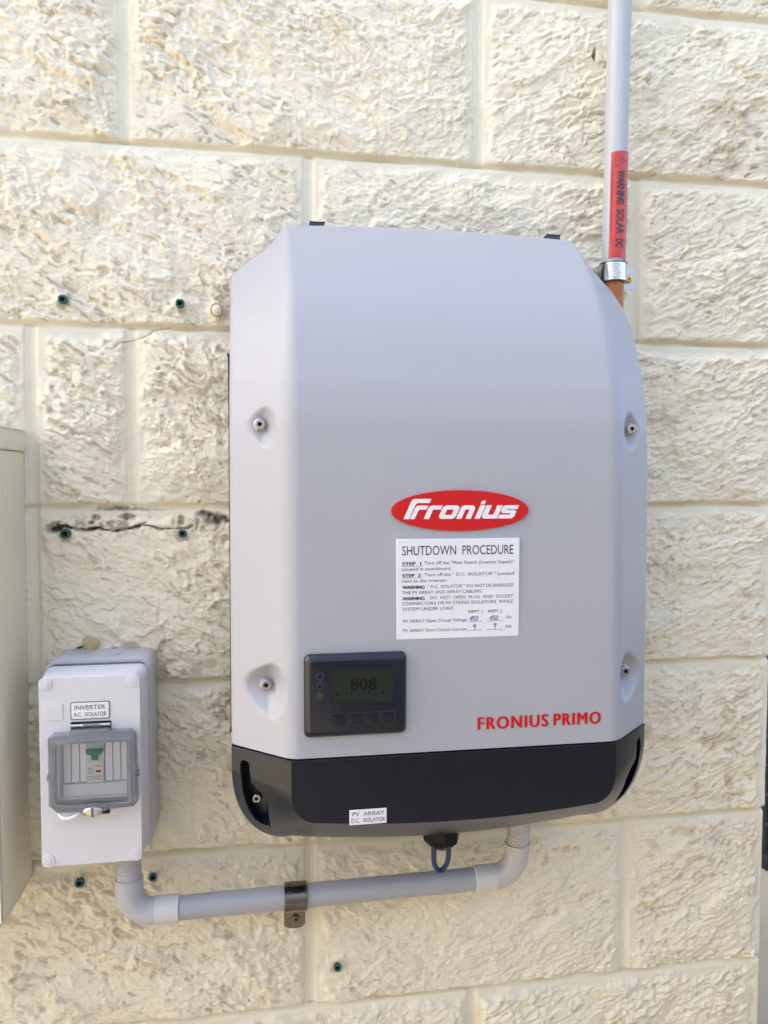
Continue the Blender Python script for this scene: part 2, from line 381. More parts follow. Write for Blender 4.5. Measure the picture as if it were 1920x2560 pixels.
def build_wall():
    xs = axis(-3.6, -0.36, XC, XC, 0.0012); zs = axis(-2.07, -1.36, 0.06, 3.2, 0.0012)  # unseen upper and left extent sized to keep sun off the passage
    X, Z = np.meshgrid(xs, zs)
    # slightly wandering joint lines
    wob = 0.0012 * fbm(X, Z, 0.09, 51, 3); wob2 = 0.0012 * fbm(X, Z, 0.08, 71, 3)
    row = np.floor((-Z + wob) / 0.2).astype(int)                  # row k lies between joint k and k+1
    zj = -Z + wob - np.round((-Z + wob) / 0.2) * 0.2               # signed distance to nearest horizontal joint (+ below)
    # vertical joints per row
    dv = np.full(X.shape, 9.0)
    special = {2: [-0.240, -0.134, 0.266], 3: [-0.240, 0.263]}
    for r in range(row.min(), row.max() + 1):
        off = -0.137 if r % 2 == 0 else 0.063
        js = [off + 0.4 * k for k in range(-13, 3)]
        js = [j for j in js if j < XC - 0.05]
        if r in special: js = [j for j in js if j < -0.40] + special[r]
        m_ = row == r
        xx = X[m_] + wob2[m_]; best = np.full(xx.shape, 9.0)
        for j in js:
            d_ = xx - j; best = np.where(np.abs(d_) < np.abs(best), d_, best)
        dv[m_] = best
    # distance into the rock-face of the block
    edge_top = np.where(zj > 0, zj - 0.0095, 9)                    # drafted margin below each joint
    edge_bot = np.where(zj <= 0, -zj + 0.006, 9)
    edge_v = np.abs(dv) - 0.0085
    edge_c = (XC - X) - 0.010
    jag = 0.0095 * fbm(X, Z, 0.022, 5, 4)
    top = np.minimum(edge_top, edge_v); inside = np.minimum(np.minimum(top, edge_bot), edge_c) + jag
    face = sstep(-0.002, 0.010, inside) * np.where(zj <= 0, sstep(0.0014, 0.0048, -zj), 1); dome = sstep(0.0, 0.055, inside)
    # streaky rock texture; the grain direction drifts across the wall
    def rotc(a, kx): ca, sa = math.cos(a), math.sin(a); return (X * ca + Z * sa) * kx, (-X * sa + Z * ca)
    wx = 0.006 * fbm(X, Z, 0.03, 11, 3); wz = 0.006 * fbm(X, Z, 0.03, 21, 3)
    def rock(a, seed):
        u, v = rotc(a, 0.50); u = u + wx; v = v + wz
        n1 = fbm(u, v, 0.0082, seed + 1, 3, 0.55); n2 = fbm(u * 1.1, v, 0.0044, seed + 5, 2, 0.5); n3 = vnoise(u, v, 0.0026, seed + 9)
        patch = 0.35 + 0.85 * sstep(-0.25, 0.40, fbm(u, v, 0.045, seed + 41, 3))
        cre1 = 1 - np.exp(-(n1 / 0.075) ** 2); cre2 = 1 - np.exp(-(n2 / 0.11) ** 2)          # rounded lumps parted by narrow crevices
        lump = 0.0013 * cre1 + 0.0008 * cre2 + 0.0024 * n1 + 0.0024 * n2 + 0.0015 * n3
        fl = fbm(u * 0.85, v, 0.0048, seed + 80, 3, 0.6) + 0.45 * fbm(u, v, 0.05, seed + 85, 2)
        pit_shade = sstep(0.30, 0.62, fl)                                                       # small pits; their crevice shade goes into the colour as tan
        h = patch * lump + 0.0046 * chips(u, v, 0.042, seed + 60, 1.2, 14) + 0.0026 * chips(u, v, 0.0068, seed + 67, 1.5, 13) * (0.4 + 0.6 * patch) + 0.0055 * fbm(u, v, 0.06, seed + 19, 4) - 0.003 - 0.0022 * pit_shade
        return 0.76 * h, pit_shade
    mixf = sstep(-0.05, 0.35, X + 0.15 * fbm(X, Z, 0.3, 91, 2))
    (ra_, fa_), (rb_, fb_) = rock(-0.50, 100), rock(0.42, 200)
    rk = ra_ * (1 - mixf) + rb_ * mixf; pit_shade = fa_ * (1 - mixf) + fb_ * mixf
    wig = 0.0012 * fbm(X, Z, 0.022, 300, 3) + 0.0005 * fbm(X, Z, 0.006, 310, 2)
    H = face * (0.0050 + 0.0028 * dome + rk) + wig * 0.6
    for px_, pz_, ph_ in PLUGS:                                     # the rock is flattened round each plug and mark
        g_ = np.exp(-(((X - px_) ** 2 + (Z - pz_) ** 2) / 0.009 ** 2) ** 1.5); H = H * (1 - g_) + (ph_ - 0.0015) * g_
    # joints: deep shadow line under the overhanging block, soft tooled vertical joints
    H -= 0.0050 * np.exp(-(zj / 0.0028) ** 2) * (1 + 0.6 * fbm(X, Z, 0.05, 33, 3))
    H -= 0.0032 * np.exp(-(dv / 0.0050) ** 4)
    H -= 0.0016 * np.exp(-((dv + 0.0065) / 0.0016) ** 2)
    # cracks, chipped spots
    jx, jz = X + 0.0025 * fbm(X, Z, 0.012, 401, 3), Z + 0.0035 * fbm(X, Z, 0.012, 411, 3)
    ck = [(-.177, -.6235), (-.169, -.626), (-.161, -.627), (-.144, -.626), (-.133, -.623), (-.121, -.618)]
    ck2 = [(-.130, -.622), (-.124, -.622), (-.110, -.623), (-.096, -.624), (-.084, -.625), (-.077, -.624), (-.071, -.620)]
    ck0 = [(-.224, -.622), (-.216, -.622), (-.205, -.620), (-.192, -.623), (-.184, -.626), (-.177, -.623)]
    ck3 = [(-.156, -.424), (-.136, -.416), (-.125, -.412), (-.110, -.404), (-.093, -.399)]
    D1 = np.minimum(seg_dist(jx, jz, ck), seg_dist(jx, jz, ck2)); D0 = seg_dist(jx, jz, ck0); D3 = seg_dist(jx, jz, ck3)
    brk = sstep(-0.15, 0.25, fbm(X, Z, 0.012, 431, 2))
    wv = 0.35 + 0.9 * sstep(-0.3, 0.3, fbm(X, Z, 0.010, 451, 2)); D1 = D1 / wv
    H -= 0.006 * np.exp(-(D1 / 0.0013) ** 2) + 0.003 * np.exp(-(D0 / 0.0018) ** 2) * brk + 0.0010 * np.exp(-(D3 / 0.0010) ** 2)
    stain = 0.85 * np.exp(-(D1 / 0.0012) ** 2) * (0.25 + 0.75 * sstep(-0.35, 0.0, fbm(X, Z, 0.007, 455, 2))) + 0.75 * brk * np.exp(-(D0 / 0.0022) ** 2) + 0.55 * np.exp(-(D3 / 0.0009) ** 2)
    for hx, hz, ra, rb in [(-.175, -.611, .005, .0022), (-.142, -.611, .008, .0024), (-.158, -.619, .004, .0025), (-.180, -.617, .003, .0022),
                           (-.220, -.623, .008, .004), (-.045, -.614, .010, .005), (-.042, -.621, .003, .004), (-.082, -.616, .003, .004),
                           (-.057, -.609, .008, .003), (-.031, -.615, .008, .003), (-.178, -.6245, .005, .0022), (-.140, -.603, .030, .0018),
                           (.402, -.062, .002, .006)]:
        q = ((jx - hx) / ra / 1.15) ** 2 + ((jz - hz) / rb / 1.2) ** 2
        e = np.exp(-q * q * 0.8) * (0.75 + 0.7 * fbm(X, Z, 0.006, 441, 2)); H -= 0.005 * e; stain = stain + 0.8 * e
    spk = np.exp(-((Z + .6205) / .0085) ** 2) * sstep(-.235, -.215, X) * (1 - sstep(-.03, 0, X))
    spk = spk * sstep(0.22, 0.42, fbm(X, Z, 0.0065, 461, 3) + 0.35 * fbm(X, Z, 0.03, 471, 2)); stain = stain + 0.5 * spk; H -= 0.0015 * spk
    for px_, pz_, ph_ in PLUGS[:8]:                                 # rough drill holes: chipped paint and brown dust under each plug
        q = np.hypot((X - px_) / 0.0075, (Z - pz_ + 0.0028) / 0.0085) + 0.8 * fbm(X + px_, Z, 0.006, 481, 2)
        stain = stain + 0.42 * (1 - sstep(0.65, 1.05, q))
    # tan weathering in loose patches
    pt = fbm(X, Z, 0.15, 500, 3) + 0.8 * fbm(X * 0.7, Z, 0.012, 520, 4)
    weather_shade = sstep(0.34, 0.95, pt) * 0.40
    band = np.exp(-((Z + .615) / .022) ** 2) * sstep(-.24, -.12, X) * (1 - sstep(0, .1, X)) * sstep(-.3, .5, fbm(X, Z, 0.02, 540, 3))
    weather_shade = np.clip(weather_shade + 0.30 * band + 0.42 * pit_shade, 0, 1)  # weathering plus the painted tan shade of the pits
    weather_shade = weather_shade * face + 0.25 * np.exp(-(zj / 0.0025) ** 2) * sstep(-0.2, 0.5, fbm(X, Z, 0.08, 560, 3)) * np.clip(1 + Z * 0.2, 0, 1)
    nz, nx = X.shape
    # corner: round over and then run back behind the picture plane
    e = np.clip(XC - X, 0, 1); rr = 0.005
    H -= np.where(e < rr, rr - np.sqrt(np.maximum(rr * rr - (rr - e) ** 2, 0)), 0)
    back = [0.02, 0.06, 0.15, 0.4, 1.0, 4.0]
    Xe = np.concatenate([X] + [np.full((nz, 1), XC) for _ in back], 1)
    jz_h = 0.004 * np.exp(-(zj[:, -1:] / 0.004) ** 2)
    He = np.concatenate([H] + [np.full((nz, 1), -b) for b in back], 1)
    Xe[:, nx - 1:] -= jz_h
    Ze = np.concatenate([Z] + [Z[:, -1:] for _ in back], 1)
    Xe = np.concatenate([Xe[:, :1], Xe], 1); He = np.concatenate([He[:, :1] - 4.0, He], 1); Xe = Xe + 0.0025 * sstep(XC - 0.06, XC, Xe) * ((np.concatenate([Ze[:, :1], Ze], 1) > -0.797) * 1.0 + (np.concatenate([Ze[:, :1], Ze], 1) > -0.999) * 1.0); Ze = np.concatenate([Ze[:, :1], Ze], 1)
    stain = np.concatenate([stain[:, :1], stain], 1); weather_shade = np.concatenate([weather_shade[:, :1], weather_shade], 1)
    St = np.concatenate([stain] + [stain[:, -1:] * 0 for _ in back], 1); We = np.concatenate([weather_shade] + [weather_shade[:, -1:] for _ in back], 1)
    # top coping strip going back
    n2 = Xe.shape[1]
    co = np.stack([Xe, -He, Ze], -1).reshape(-1, 3).astype(np.float32)
    idx = np.arange(nz * n2).reshape(nz, n2)
    q = np.stack([idx[:-1, :-1], idx[:-1, 1:], idx[1:, 1:], idx[1:, :-1]], -1).reshape(-1, 4)
    me = bpy.data.meshes.new('block_wall')
    me.vertices.add(len(co)); me.vertices.foreach_set('co', co.ravel())
    me.loops.add(q.size); me.loops.foreach_set('vertex_index', q.ravel().astype(np.int32))
    me.polygons.add(len(q)); me.polygons.foreach_set('loop_start', np.arange(0, q.size, 4, dtype=np.int32))
    me.update(calc_edges=True)
    me.polygons.foreach_set('use_smooth', np.ones(len(q), dtype=bool))
    a = me.attributes.new('stain', 'FLOAT', 'POINT'); a.data.foreach_set('value', np.clip(St, 0, 1).ravel().astype(np.float32))
    Fa = np.concatenate([face[:, :1], face] + [face[:, -1:] * 0 for _ in back], 1)
    a = me.attributes.new('rock', 'FLOAT', 'POINT'); a.data.foreach_set('value', Fa.ravel().astype(np.float32))
    a = me.attributes.new('weather_shade', 'FLOAT', 'POINT'); a.data.foreach_set('value', np.clip(We, 0, 1).ravel().astype(np.float32))
    # material
    m = bpy.data.materials.new('painted_split_block'); m.use_nodes = True; nt = m.node_tree; b = nt.nodes['Principled BSDF']
    tc = nt.nodes.new('ShaderNodeTexCoord')
    def noise(s, det=4):
        n = nt.nodes.new('ShaderNodeTexNoise'); n.inputs['Scale'].default_value = s; n.inputs['Detail'].default_value = det
        nt.links.new(tc.outputs['Object'], n.inputs['Vector']); return n
    def mixc(fac, A, B):
        x = nt.nodes.new('ShaderNodeMix'); x.data_type = 'RGBA'
        for s, val in (('A', A), ('B', B)):
            if isinstance(val, tuple): x.inputs[s].default_value = (*val, 1)
            else: nt.links.new(val, x.inputs[s])
        nt.links.new(fac, x.inputs['Factor']); return x.outputs['Result']
    base = mixc(noise(5, 3).outputs['Fac'], WALL_A, WALL_B)
    aw = nt.nodes.new('ShaderNodeAttribute'); aw.attribute_name = 'weather_shade'
    as_ = nt.nodes.new('ShaderNodeAttribute'); as_.attribute_name = 'stain'
    arj = nt.nodes.new('ShaderNodeAttribute'); arj.attribute_name = 'rock'
    inv_ = nt.nodes.new('ShaderNodeMapRange'); inv_.inputs['To Min'].default_value = 0.5; inv_.inputs['To Max'].default_value = 0.0
    nt.links.new(arj.outputs['Fac'], inv_.inputs['Value']); base = mixc(inv_.outputs['Result'], base, (0.74, 0.71, 0.56))
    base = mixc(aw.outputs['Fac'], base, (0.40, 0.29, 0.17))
    base = mixc(as_.outputs['Fac'], base, (0.085, 0.055, 0.035))
    nt.links.new(base, b.inputs['Base Color'])
    b.inputs['Roughness'].default_value = 0.8; b.inputs['Specular IOR Level'].default_value = 0.2
    bp = nt.nodes.new('ShaderNodeBump'); bp.inputs['Strength'].default_value = 0.8; bp.inputs['Distance'].default_value = 0.0026
    ar = nt.nodes.new('ShaderNodeAttribute'); ar.attribute_name = 'rock'
    mp = nt.nodes.new('ShaderNodeMapping'); mp.inputs['Scale'].default_value = (0.7, 1, 1.15); mp.inputs['Rotation'].default_value = (0, 0.3, 0)
    nn = noise(230, 6); nn.inputs['Roughness'].default_value = 0.62; nt.links.new(tc.outputs['Object'], mp.inputs['Vector']); nt.links.new(mp.outputs['Vector'], nn.inputs['Vector'])
    mu = nt.nodes.new('ShaderNodeMath'); mu.operation = 'MULTIPLY_ADD'; mu.inputs[2].default_value = 0.0
    ad = nt.nodes.new('ShaderNodeMath'); ad.operation = 'ADD'; ad.inputs[1].default_value = 0.10; nt.links.new(ar.outputs['Fac'], ad.inputs[0])
    nt.links.new(nn.outputs['Fac'], mu.inputs[0]); nt.links.new(ad.outputs[0], mu.inputs[1])
    nt.links.new(mu.outputs[0], bp.inputs['Height']); nt.links.new(bp.outputs['Normal'], b.inputs['Normal'])
    me.materials.append(m)
    o = bpy.data.objects.new('block_wall', me); C.objects.link(o)
    tag(o, 'cream painted split-face concrete block wall behind everything', 'wall')
    return o
WALL_A = (0.86, 0.788, 0.600); WALL_B = (0.90, 0.848, 0.680)
build_wall()

# ------------------------------------------------------------------ solar inverter
ZB = -0.8255           # seam between silver cover and dark housing
XL, XR, RL, RR = -0.0230, 0.4080, 0.0330, 0.3520
inv = thing('solar_inverter', 'large silver and anthracite solar inverter hung on the block wall', 'inverter', (0.1925, 0.01, -0.946))
pz = np.array([-0.90, -0.825, -0.70, -0.575, -0.511, -0.479, -0.441, -0.414, -0.388, -0.355, -0.330, -0.315, -0.303, -0.296])
pf = np.array([.1940, .1935, .1915, .1885, .1855, .1805, .1695, .159, .1460, .1240, .1030, .0880, .0740, .064])
po_z = np.array([-0.90, -0.586, -0.519, -0.473, -0.449, -0.409, -0.381, -0.346, -0.33, -0.315, -0.303, -0.296])
po = np.array([.1430, .1425, .1390, .1310, .1220, .1040, .0850, .0500, .026, -.025, -.09, -.13])
# smooth the measured profiles
_zz = np.linspace(-0.9, -0.296, 1209)
def _sm(a, n=41):
    k = np.hanning(n); k /= k.sum(); p = np.pad(a, n // 2, mode='reflect', reflect_type='odd'); return np.convolve(p, k, 'valid')
_YF = _sm(np.interp(_zz, pz, pf), 61); _YO = _sm(np.interp(_zz, po_z, po), 31)
YF = lambda z: np.interp(z, _zz, _YF); YO = lambda z: np.interp(z, _zz, _YO)
DB = 0.050             # depth at which the cover's rim ends
def smin(a, b, k):
    h = np.clip(0.5 + 0.5 * (b - a) / k, 0, 1); return b * (1 - h) + a * h - k * h * (1 - h)
SCREWS = [(0.006, -0.517, 1), (0.0105, -0.764, 1), (0.378, -0.517, -1), (0.3755, -0.765, -1)]
def cover():
    zs = np.concatenate([np.linspace(ZB, -0.37, 330), -0.296 - (0.074) * (1 - np.linspace(0, 1, 80) ** 0.75)[1:]])
    ts = np.unique(np.concatenate([np.linspace(0, 0.012, 10), np.linspace(0.012, 0.15, 74), np.linspace(0.15, 0.85, 40), np.linspace(0.85, 0.988, 74), np.linspace(0.988, 1, 10)]))
    Zr = zs[:, None] + 0 * ts[None, :]
    yf, yo = YF(Zr), YO(Zr)
    t = np.where(yo >= DB, 1.0, (yf - DB) / np.maximum(yf - yo, 1e-6))
    xl = RL - (RL - XL) * t; xr = RR + (XR - RR) * t
    # round the outline where the side meets the slanted shoulder
    X = xl + (xr - xl) * ts[None, :]
    left = yo + (X - XL) / (RL - XL) * (yf - yo); right = yo + (XR - X) / (XR - RR) * (yf - yo)
    D = smin(smin(yf, left, 0.0075), right, 0.0075)
    for sx, sz, s in SCREWS:
        dx = (X - sx) * s; dz = Zr - sz
        pk = 0.1545 + 0.020 * (np.maximum(dx, 0) / 0.0145) ** 2.2 + 0.020 * (np.abs(dz) / np.where(dz > 0, 0.023, 0.027)) ** 2.0
        D = smin(D, pk, 0.0035)
    e = np.minimum(np.minimum(X - xl, xr - X), np.maximum((-0.2955 - Zr), 0) * 1.0)
    r = 0.004; ee = np.clip(e, 0, r)
    D = D - (r - np.sqrt(np.maximum(r * r - (r - ee) ** 2, 0)))
    D = np.maximum(D, DB)
    crown = 0.0055 * (1 - ((X - 0.1925) / 0.19) ** 2) * sstep(-0.40, -0.30, Zr) - 0.006 * sstep(-0.42, -0.30, Zr)
    Zc = Zr + crown
    nz, nx = X.shape
    co = np.stack([X, -D, Zc], -1).reshape(-1, 3)
    idx = np.arange(nz * nx).reshape(nz, nx)
    F = np.stack([idx[:-1, :-1], idx[:-1, 1:], idx[1:, 1:], idx[1:, :-1]], -1).reshape(-1, 4).tolist()
    V = co.tolist()
    # rim going back to DB all round (bottom edge too)
    loop = list(idx[0, :]) + list(idx[1:, -1]) + list(idx[-1, ::-1][1:]) + list(idx[::-1, 0][1:-1])
    n0 = len(V)
    for i in loop:
        x, y, z = V[i]; V.append([x, -DB + 0.0, z])
    L = len(loop)
    for k in range(L):
        j = (k + 1) % L; F.append([loop[k], loop[j], n0 + j, n0 + k])
    me = bpy.data.meshes.new('front_cover'); me.from_pydata(V, [], F); me.update()
    bm = bmesh.new(); bm.from_mesh(me); bmesh.ops.recalc_face_normals(bm, faces=bm.faces); bm.to_mesh(me); bm.free()
    o = finish('front_cover', me, M['silver'], inv, True, 50)
    o['label'] = 'silver grey front cover'
cover()

SLOT = [(-.0135, -.842), (-.0120, -.8390), (-.0085, -.8385), (-.0062, -.841), (-.0056, -.852), (-.0050, -.860), (-.0012, -.8625), (.0050, -.8665), (.0096, -.873),
        (.0112, -.881), (.0135, -.905), (.0065, -.906), (-.001, -.901), (-.0065, -.891), (-.0095, -.881), (-.0120, -.867), (-.0135, -.853)]
def poly_sd(X, Z, P):
    D = seg_dist(X, Z, P + [P[0]]); ins = np.zeros(X.shape, bool); n = len(P)
    for i in range(n):
        (x1, z1), (x2, z2) = P[i], P[(i + 1) % n]
        c = ((z1 > Z) != (z2 > Z)) & (X < (x2 - x1) * (Z - z1) / ((z2 - z1) or 1e-9) + x1); ins ^= c
    return np.where(ins, D, -D)
ZT = -0.8285
def housing():
    nL, nC, nB = 90, 40, 60
    def outline(xl, zc, rx, rz, zb, bow, pw=2.0):
        """left edge down, corner, bottom to the middle (mirrored afterwards)"""
        pts = [(xl, ZT + (zc - ZT) * k / nL) for k in range(nL)]
        for k in range(nC):
            a = math.pi / 2 * k / nC
            ca, sa = math.cos(a) ** (2 / pw), math.sin(a) ** (2 / pw)
            pts.append((xl + rx * (1 - ca), zc - rz * sa))
        x0 = xl + rx; z0 = zc - rz
        for k in range(nB + 1):
            t = k / nB; pts.append((x0 + (0.1925 - x0) * t, z0 - bow * (1 - (1 - t) ** 2)))
        return np.array(pts)
    A = outline(RL, -.858, .026, .030, 0, .007, 2.2)
    B = outline(XL, -.850, .060, .083, 0, .010, 2.15)
    B[:, 0] += 0
    Cc = outline(XL + .004, -.846, .058, .080, 0, .012, 2.15)
    n = len(A); u = np.arange(n)
    dB = np.where(u < nL, .1425, np.where(u < nL + nC, .1425 - .024 * ((u - nL) / nC), .1185))
    vs_ = np.concatenate([[0], np.linspace(0.02, 0.98, 60), [1.0]])
    rows = []
    # innermost ring: front face border
    for v in vs_:
        P = A + (B - A) * v
        D = .1915 + (dB - .1915) * v
        # bulge a touch and round both arrises
        D = D + 0.0022 * math.sin(math.pi * v) ** 1
        sd_ = poly_sd(P[:, 0], P[:, 1], SLOT)
        rec = sstep(-0.0004, 0.0012, sd_)
        D = D * (1 - rec) + np.minimum(D, 0.1270 + 0.22 * (P[:, 0] + 0.0135)) * rec
        rows.append(np.stack([P[:, 0], -D, P[:, 1]], -1))
    for v, dd in ((0.0, 0.004), (0.3, 0.03), (1.0, None)):
        P = B + (Cc - B) * v; D = (dB - dd) if dd else np.full(n, .040)
        rows.append(np.stack([P[:, 0], -D, P[:, 1]], -1))
    G = np.array(rows)                                   # rings x n x 3, left half
    Rm = G[:, ::-1].copy(); Rm[:, :, 0] = 0.385 - Rm[:, :, 0]
    G = np.concatenate([G, Rm[:, 1:]], 1)                # full outline
    nr, nc = G.shape[:2]; idx = np.arange(nr * nc).reshape(nr, nc)
    V = G.reshape(-1, 3).tolist()
    F = np.stack([idx[:-1, :-1], idx[:-1, 1:], idx[1:, 1:], idx[1:, :-1]], -1).reshape(-1, 4).tolist()
    F.append(list(idx[0, :]))                            # flat front panel
    # top edge lip: from all ring ends across
    topL = list(idx[:, 0]); topR = list(idx[:, -1])
    F.append(topL[::-1] + topR)
    me = bpy.data.meshes.new('lower_housing'); me.from_pydata(V, [], F); me.update()
    bm = bmesh.new(); bm.from_mesh(me); bmesh.ops.recalc_face_normals(bm, faces=bm.faces); bm.to_mesh(me); bm.free()
    o = finish('lower_housing', me, M['dark'], inv, True, 28); o['label'] = 'dark anthracite lower housing'
    return o
housing()
# rear casting (visible as a thin dark strip at the left) with cooling ribs, plus the inner frame seen in the seam
rear = rbox('rear_casting', -0.0275, 0.4115, 0.006, 0.0488, -0.845, -0.435, M['dark'], inv, 0.0015)
rbox('seam_frame', XL + .006, XR - .006, 0.05, 0.1375, -0.845, -0.80, M['dark'], inv, 0.001)
rbox('seam_frame', RL - .004, RR + .004, 0.12, 0.1865, -0.86, -0.80, M['dark'], inv, 0.001)
rbox('hanging_bracket', 0.01, 0.375, 0.004, 0.03, -0.86, -0.32, M['tab'], inv, 0.002)
for tx in (0.0695, 0.3430):
    rbox('hanging_tab', tx - 0.0072, tx + 0.0072, 0.016, 0.034, -0.40, -0.2855, M['tab'], inv, 0.0012)
for sx, sz, s in SCREWS:
    screw(inv, sx, sz, 0.1572, 0.0055, 0.0058, phase=random.random(), sock=0.42)
for sx, s in ((0.0005, 1), (0.3845, -1)):
    screw(inv, sx, -0.8845, 0.1308, 0.0048, 0.006, m=M['steel'], phase=1.1, sock=0.45, washer=False)

tube('housing_lip', [(XL + .0004, .1428, ZT + .0002), (RL - .001, .1908, ZT + .0002), (RL + .003, .1918, ZT + .0002), (RR - .003, .1918, ZT + .0002), (RR + .001, .1908, ZT + .0002), (XR - .0004, .1428, ZT + .0002)], 0.0008, M['dark'], inv, 10)
# logo badge
def L2(u, v): return (0.1925 + (u - 828) * 0.0000982, -0.5975 - (v - 295) * 0.0000985)
badge = curve_plate('logo_badge', [[L2(828 + 678 * math.cos(2 * math.pi * k / 96), 295 + 195 * math.sin(2 * math.pi * k / 96)) for k in range(96)]],
                    0.1870, 0.19135, M['red'], inv, 0.0003)
GL = [
 [[(268,374),(340,212),(352,192),(374,183),(537,183),(521,222),(408,222),(388,232),(376,252),(322,374)]],
 [[(330,374),(384,262),(396,250),(414,246),(508,246),(491,285),(425,285),(410,295),(375,374)]],
 [[(463,374),(512,268),(524,253),(545,246),(647,246),(630,285),(562,285),(550,292),(515,374)]],
 [[(612,345),(645,275),(662,255),(690,246),(790,246),(810,256),(812,275),(780,345),(765,365),(735,374),(640,374),(616,365)],
  [(668,336),(690,285),(757,285),(735,336)]],
 [[(780,374),(830,265),(845,250),(865,246),(945,246),(966,258),(966,280),(925,374),(873,374),(912,285),(872,285),(832,374)]],
 [[(962,374),(1020,246),(1072,246),(1014,374)]],
 [[(1022,236),(1037,202),(1076,202),(1060,236)]],
 [[(1036,355),(1040,338),(1082,246),(1135,246),(1094,336),(1150,336),(1190,246),(1242,246),(1185,374),(1058,374),(1042,368)]],
 [[(1195,374),(1212,336),(1312,336),(1320,328),(1316,322),(1245,322),(1228,312),(1228,298),(1244,262),(1258,250),(1278,246),(1408,246),(1392,284),(1285,284),(1279,292),(1360,292),(1378,303),(1374,320),(1356,358),(1330,374)]],
]
outl = [[L2(*p) for p in ring] for g in GL for ring in g]
curve_plate('logo_lettering', outl, 0.19125, 0.19165, M['badge_white'], badge)

# product name in red
L = Letters(); L.add('FRONIUS', 0.2095, 0.2805, -0.8070, 0.0118, heavy=0.0013, spacing=1.18); L.add('PRIMO', 0.2855, 0.3345, -0.8070, 0.0118, heavy=0.0013, spacing=1.18)
L.build('name_lettering', 0.1936, M['red'], inv)

# shutdown procedure sign
sx0, sz0 = 0.1312, -0.6240
def SX(u): return sx0 + (u - 207) * 0.0000988
def SZ(v): return sz0 - (v - 574) * 0.0000960
plate = curve_plate('warning_sign', [rrect(SX(207), SX(1409), SZ(1553), SZ(574), 0.0004, 2)], 0.1885, 0.1922, M['sticker'], inv, 0.0003)
plate['label'] = 'white shutdown procedure sign'
dS = 0.19235
L = Letters(); L.add('SHUTDOWN  PROCEDURE', SX(258), SX(1347), SZ(730), 0.0086, bold=0.0)
L.build('heading_lettering', dS, M['ink'], plate)
L = Letters()
H = 0.00295
for t, a, b, v in (('STEP  1', 258, 440, 828), ('STEP  2', 258, 438, 943), ('WARNING', 260, 475, 1058), ('WARNING', 260, 475, 1168)):
    L.add(t, SX(a), SX(b), SZ(v), H, heavy=0.00035)
L.bar(SX(256), SX(455), SZ(838), SZ(835)); L.bar(SX(256), SX(455), SZ(953), SZ(950))
L.build('bold_lettering', dS, M['ink'], plate)
L = Letters()
for t, a, b, v in (('Turn off the "Main Switch (Inverter Supply)"', 470, 1357, 822), ('Located in switchboard.', 255, 735, 880),
                   ('Turn off the " D.C. ISOLATOR " Located', 472, 1355, 938), ('next to the inverter.', 255, 695, 995),
                   ('" D.C. ISOLATOR " DO NOT DE-ENERGIZE', 505, 1350, 1055), ('THE PV ARRAY AND ARRAY CABLING.', 260, 1042, 1110),
                   ('DO  NOT  OPEN  PLUG  AND  SOCKET', 528, 1350, 1165), ('CONNECTORS OR PV STRING ISOLATORS  WHILE', 260, 1350, 1218),
                   ('SYSTEM UNDER LOAD.', 262, 765, 1272), ('MPPT 1', 905, 1042, 1314), ('MPPT 2', 1100, 1240, 1314),
                   ('PV ARRAY Open Circuit Voltage', 268, 890, 1390), ('Vdc', 1275, 1340, 1376),
                   ('PV ARRAY Short Circuit Current', 268, 890, 1482), ('Adc', 1272, 1338, 1466)):
    L.add(t, SX(a), SX(b), SZ(v), H)
for a, b, v in ((905, 1042, 1394), (1092, 1250, 1394), (905, 1042, 1482), (1092, 1250, 1480)): L.bar(SX(a), SX(b), SZ(v + 1.5), SZ(v - 1.5))
L.build('body_lettering', dS, M['ink_soft'], plate)
L = Letters(); w = 0.00055
def P_(*pts): L.poly([(SX(a), SZ(b)) for a, b in pts], w)
for o_ in (0, 197):
    P_((938 + o_, 1345), (918 + o_, 1370), (945 + o_, 1368)); P_((948 + o_, 1342), (932 + o_, 1388))
    P_((972 + o_, 1345), (955 + o_, 1345), (953 + o_, 1362), (968 + o_, 1364), (968 + o_, 1382), (950 + o_, 1385))
    P_((990 + o_, 1345), (980 + o_, 1358), (979 + o_, 1380), (990 + o_, 1385), (1001 + o_, 1370), (1000 + o_, 1350), (990 + o_, 1345))
for ox, oy in ((0, 0), (203, -6)):
    P_((980 + ox, 1428 + oy), (960 + ox, 1424 + oy), (952 + ox, 1442 + oy), (963 + ox, 1450 + oy), (978 + ox, 1432 + oy), (970 + ox, 1460 + oy), (962 + ox, 1480 + oy))
L.build('handwriting', dS + 0.0001, M['pen'], plate)

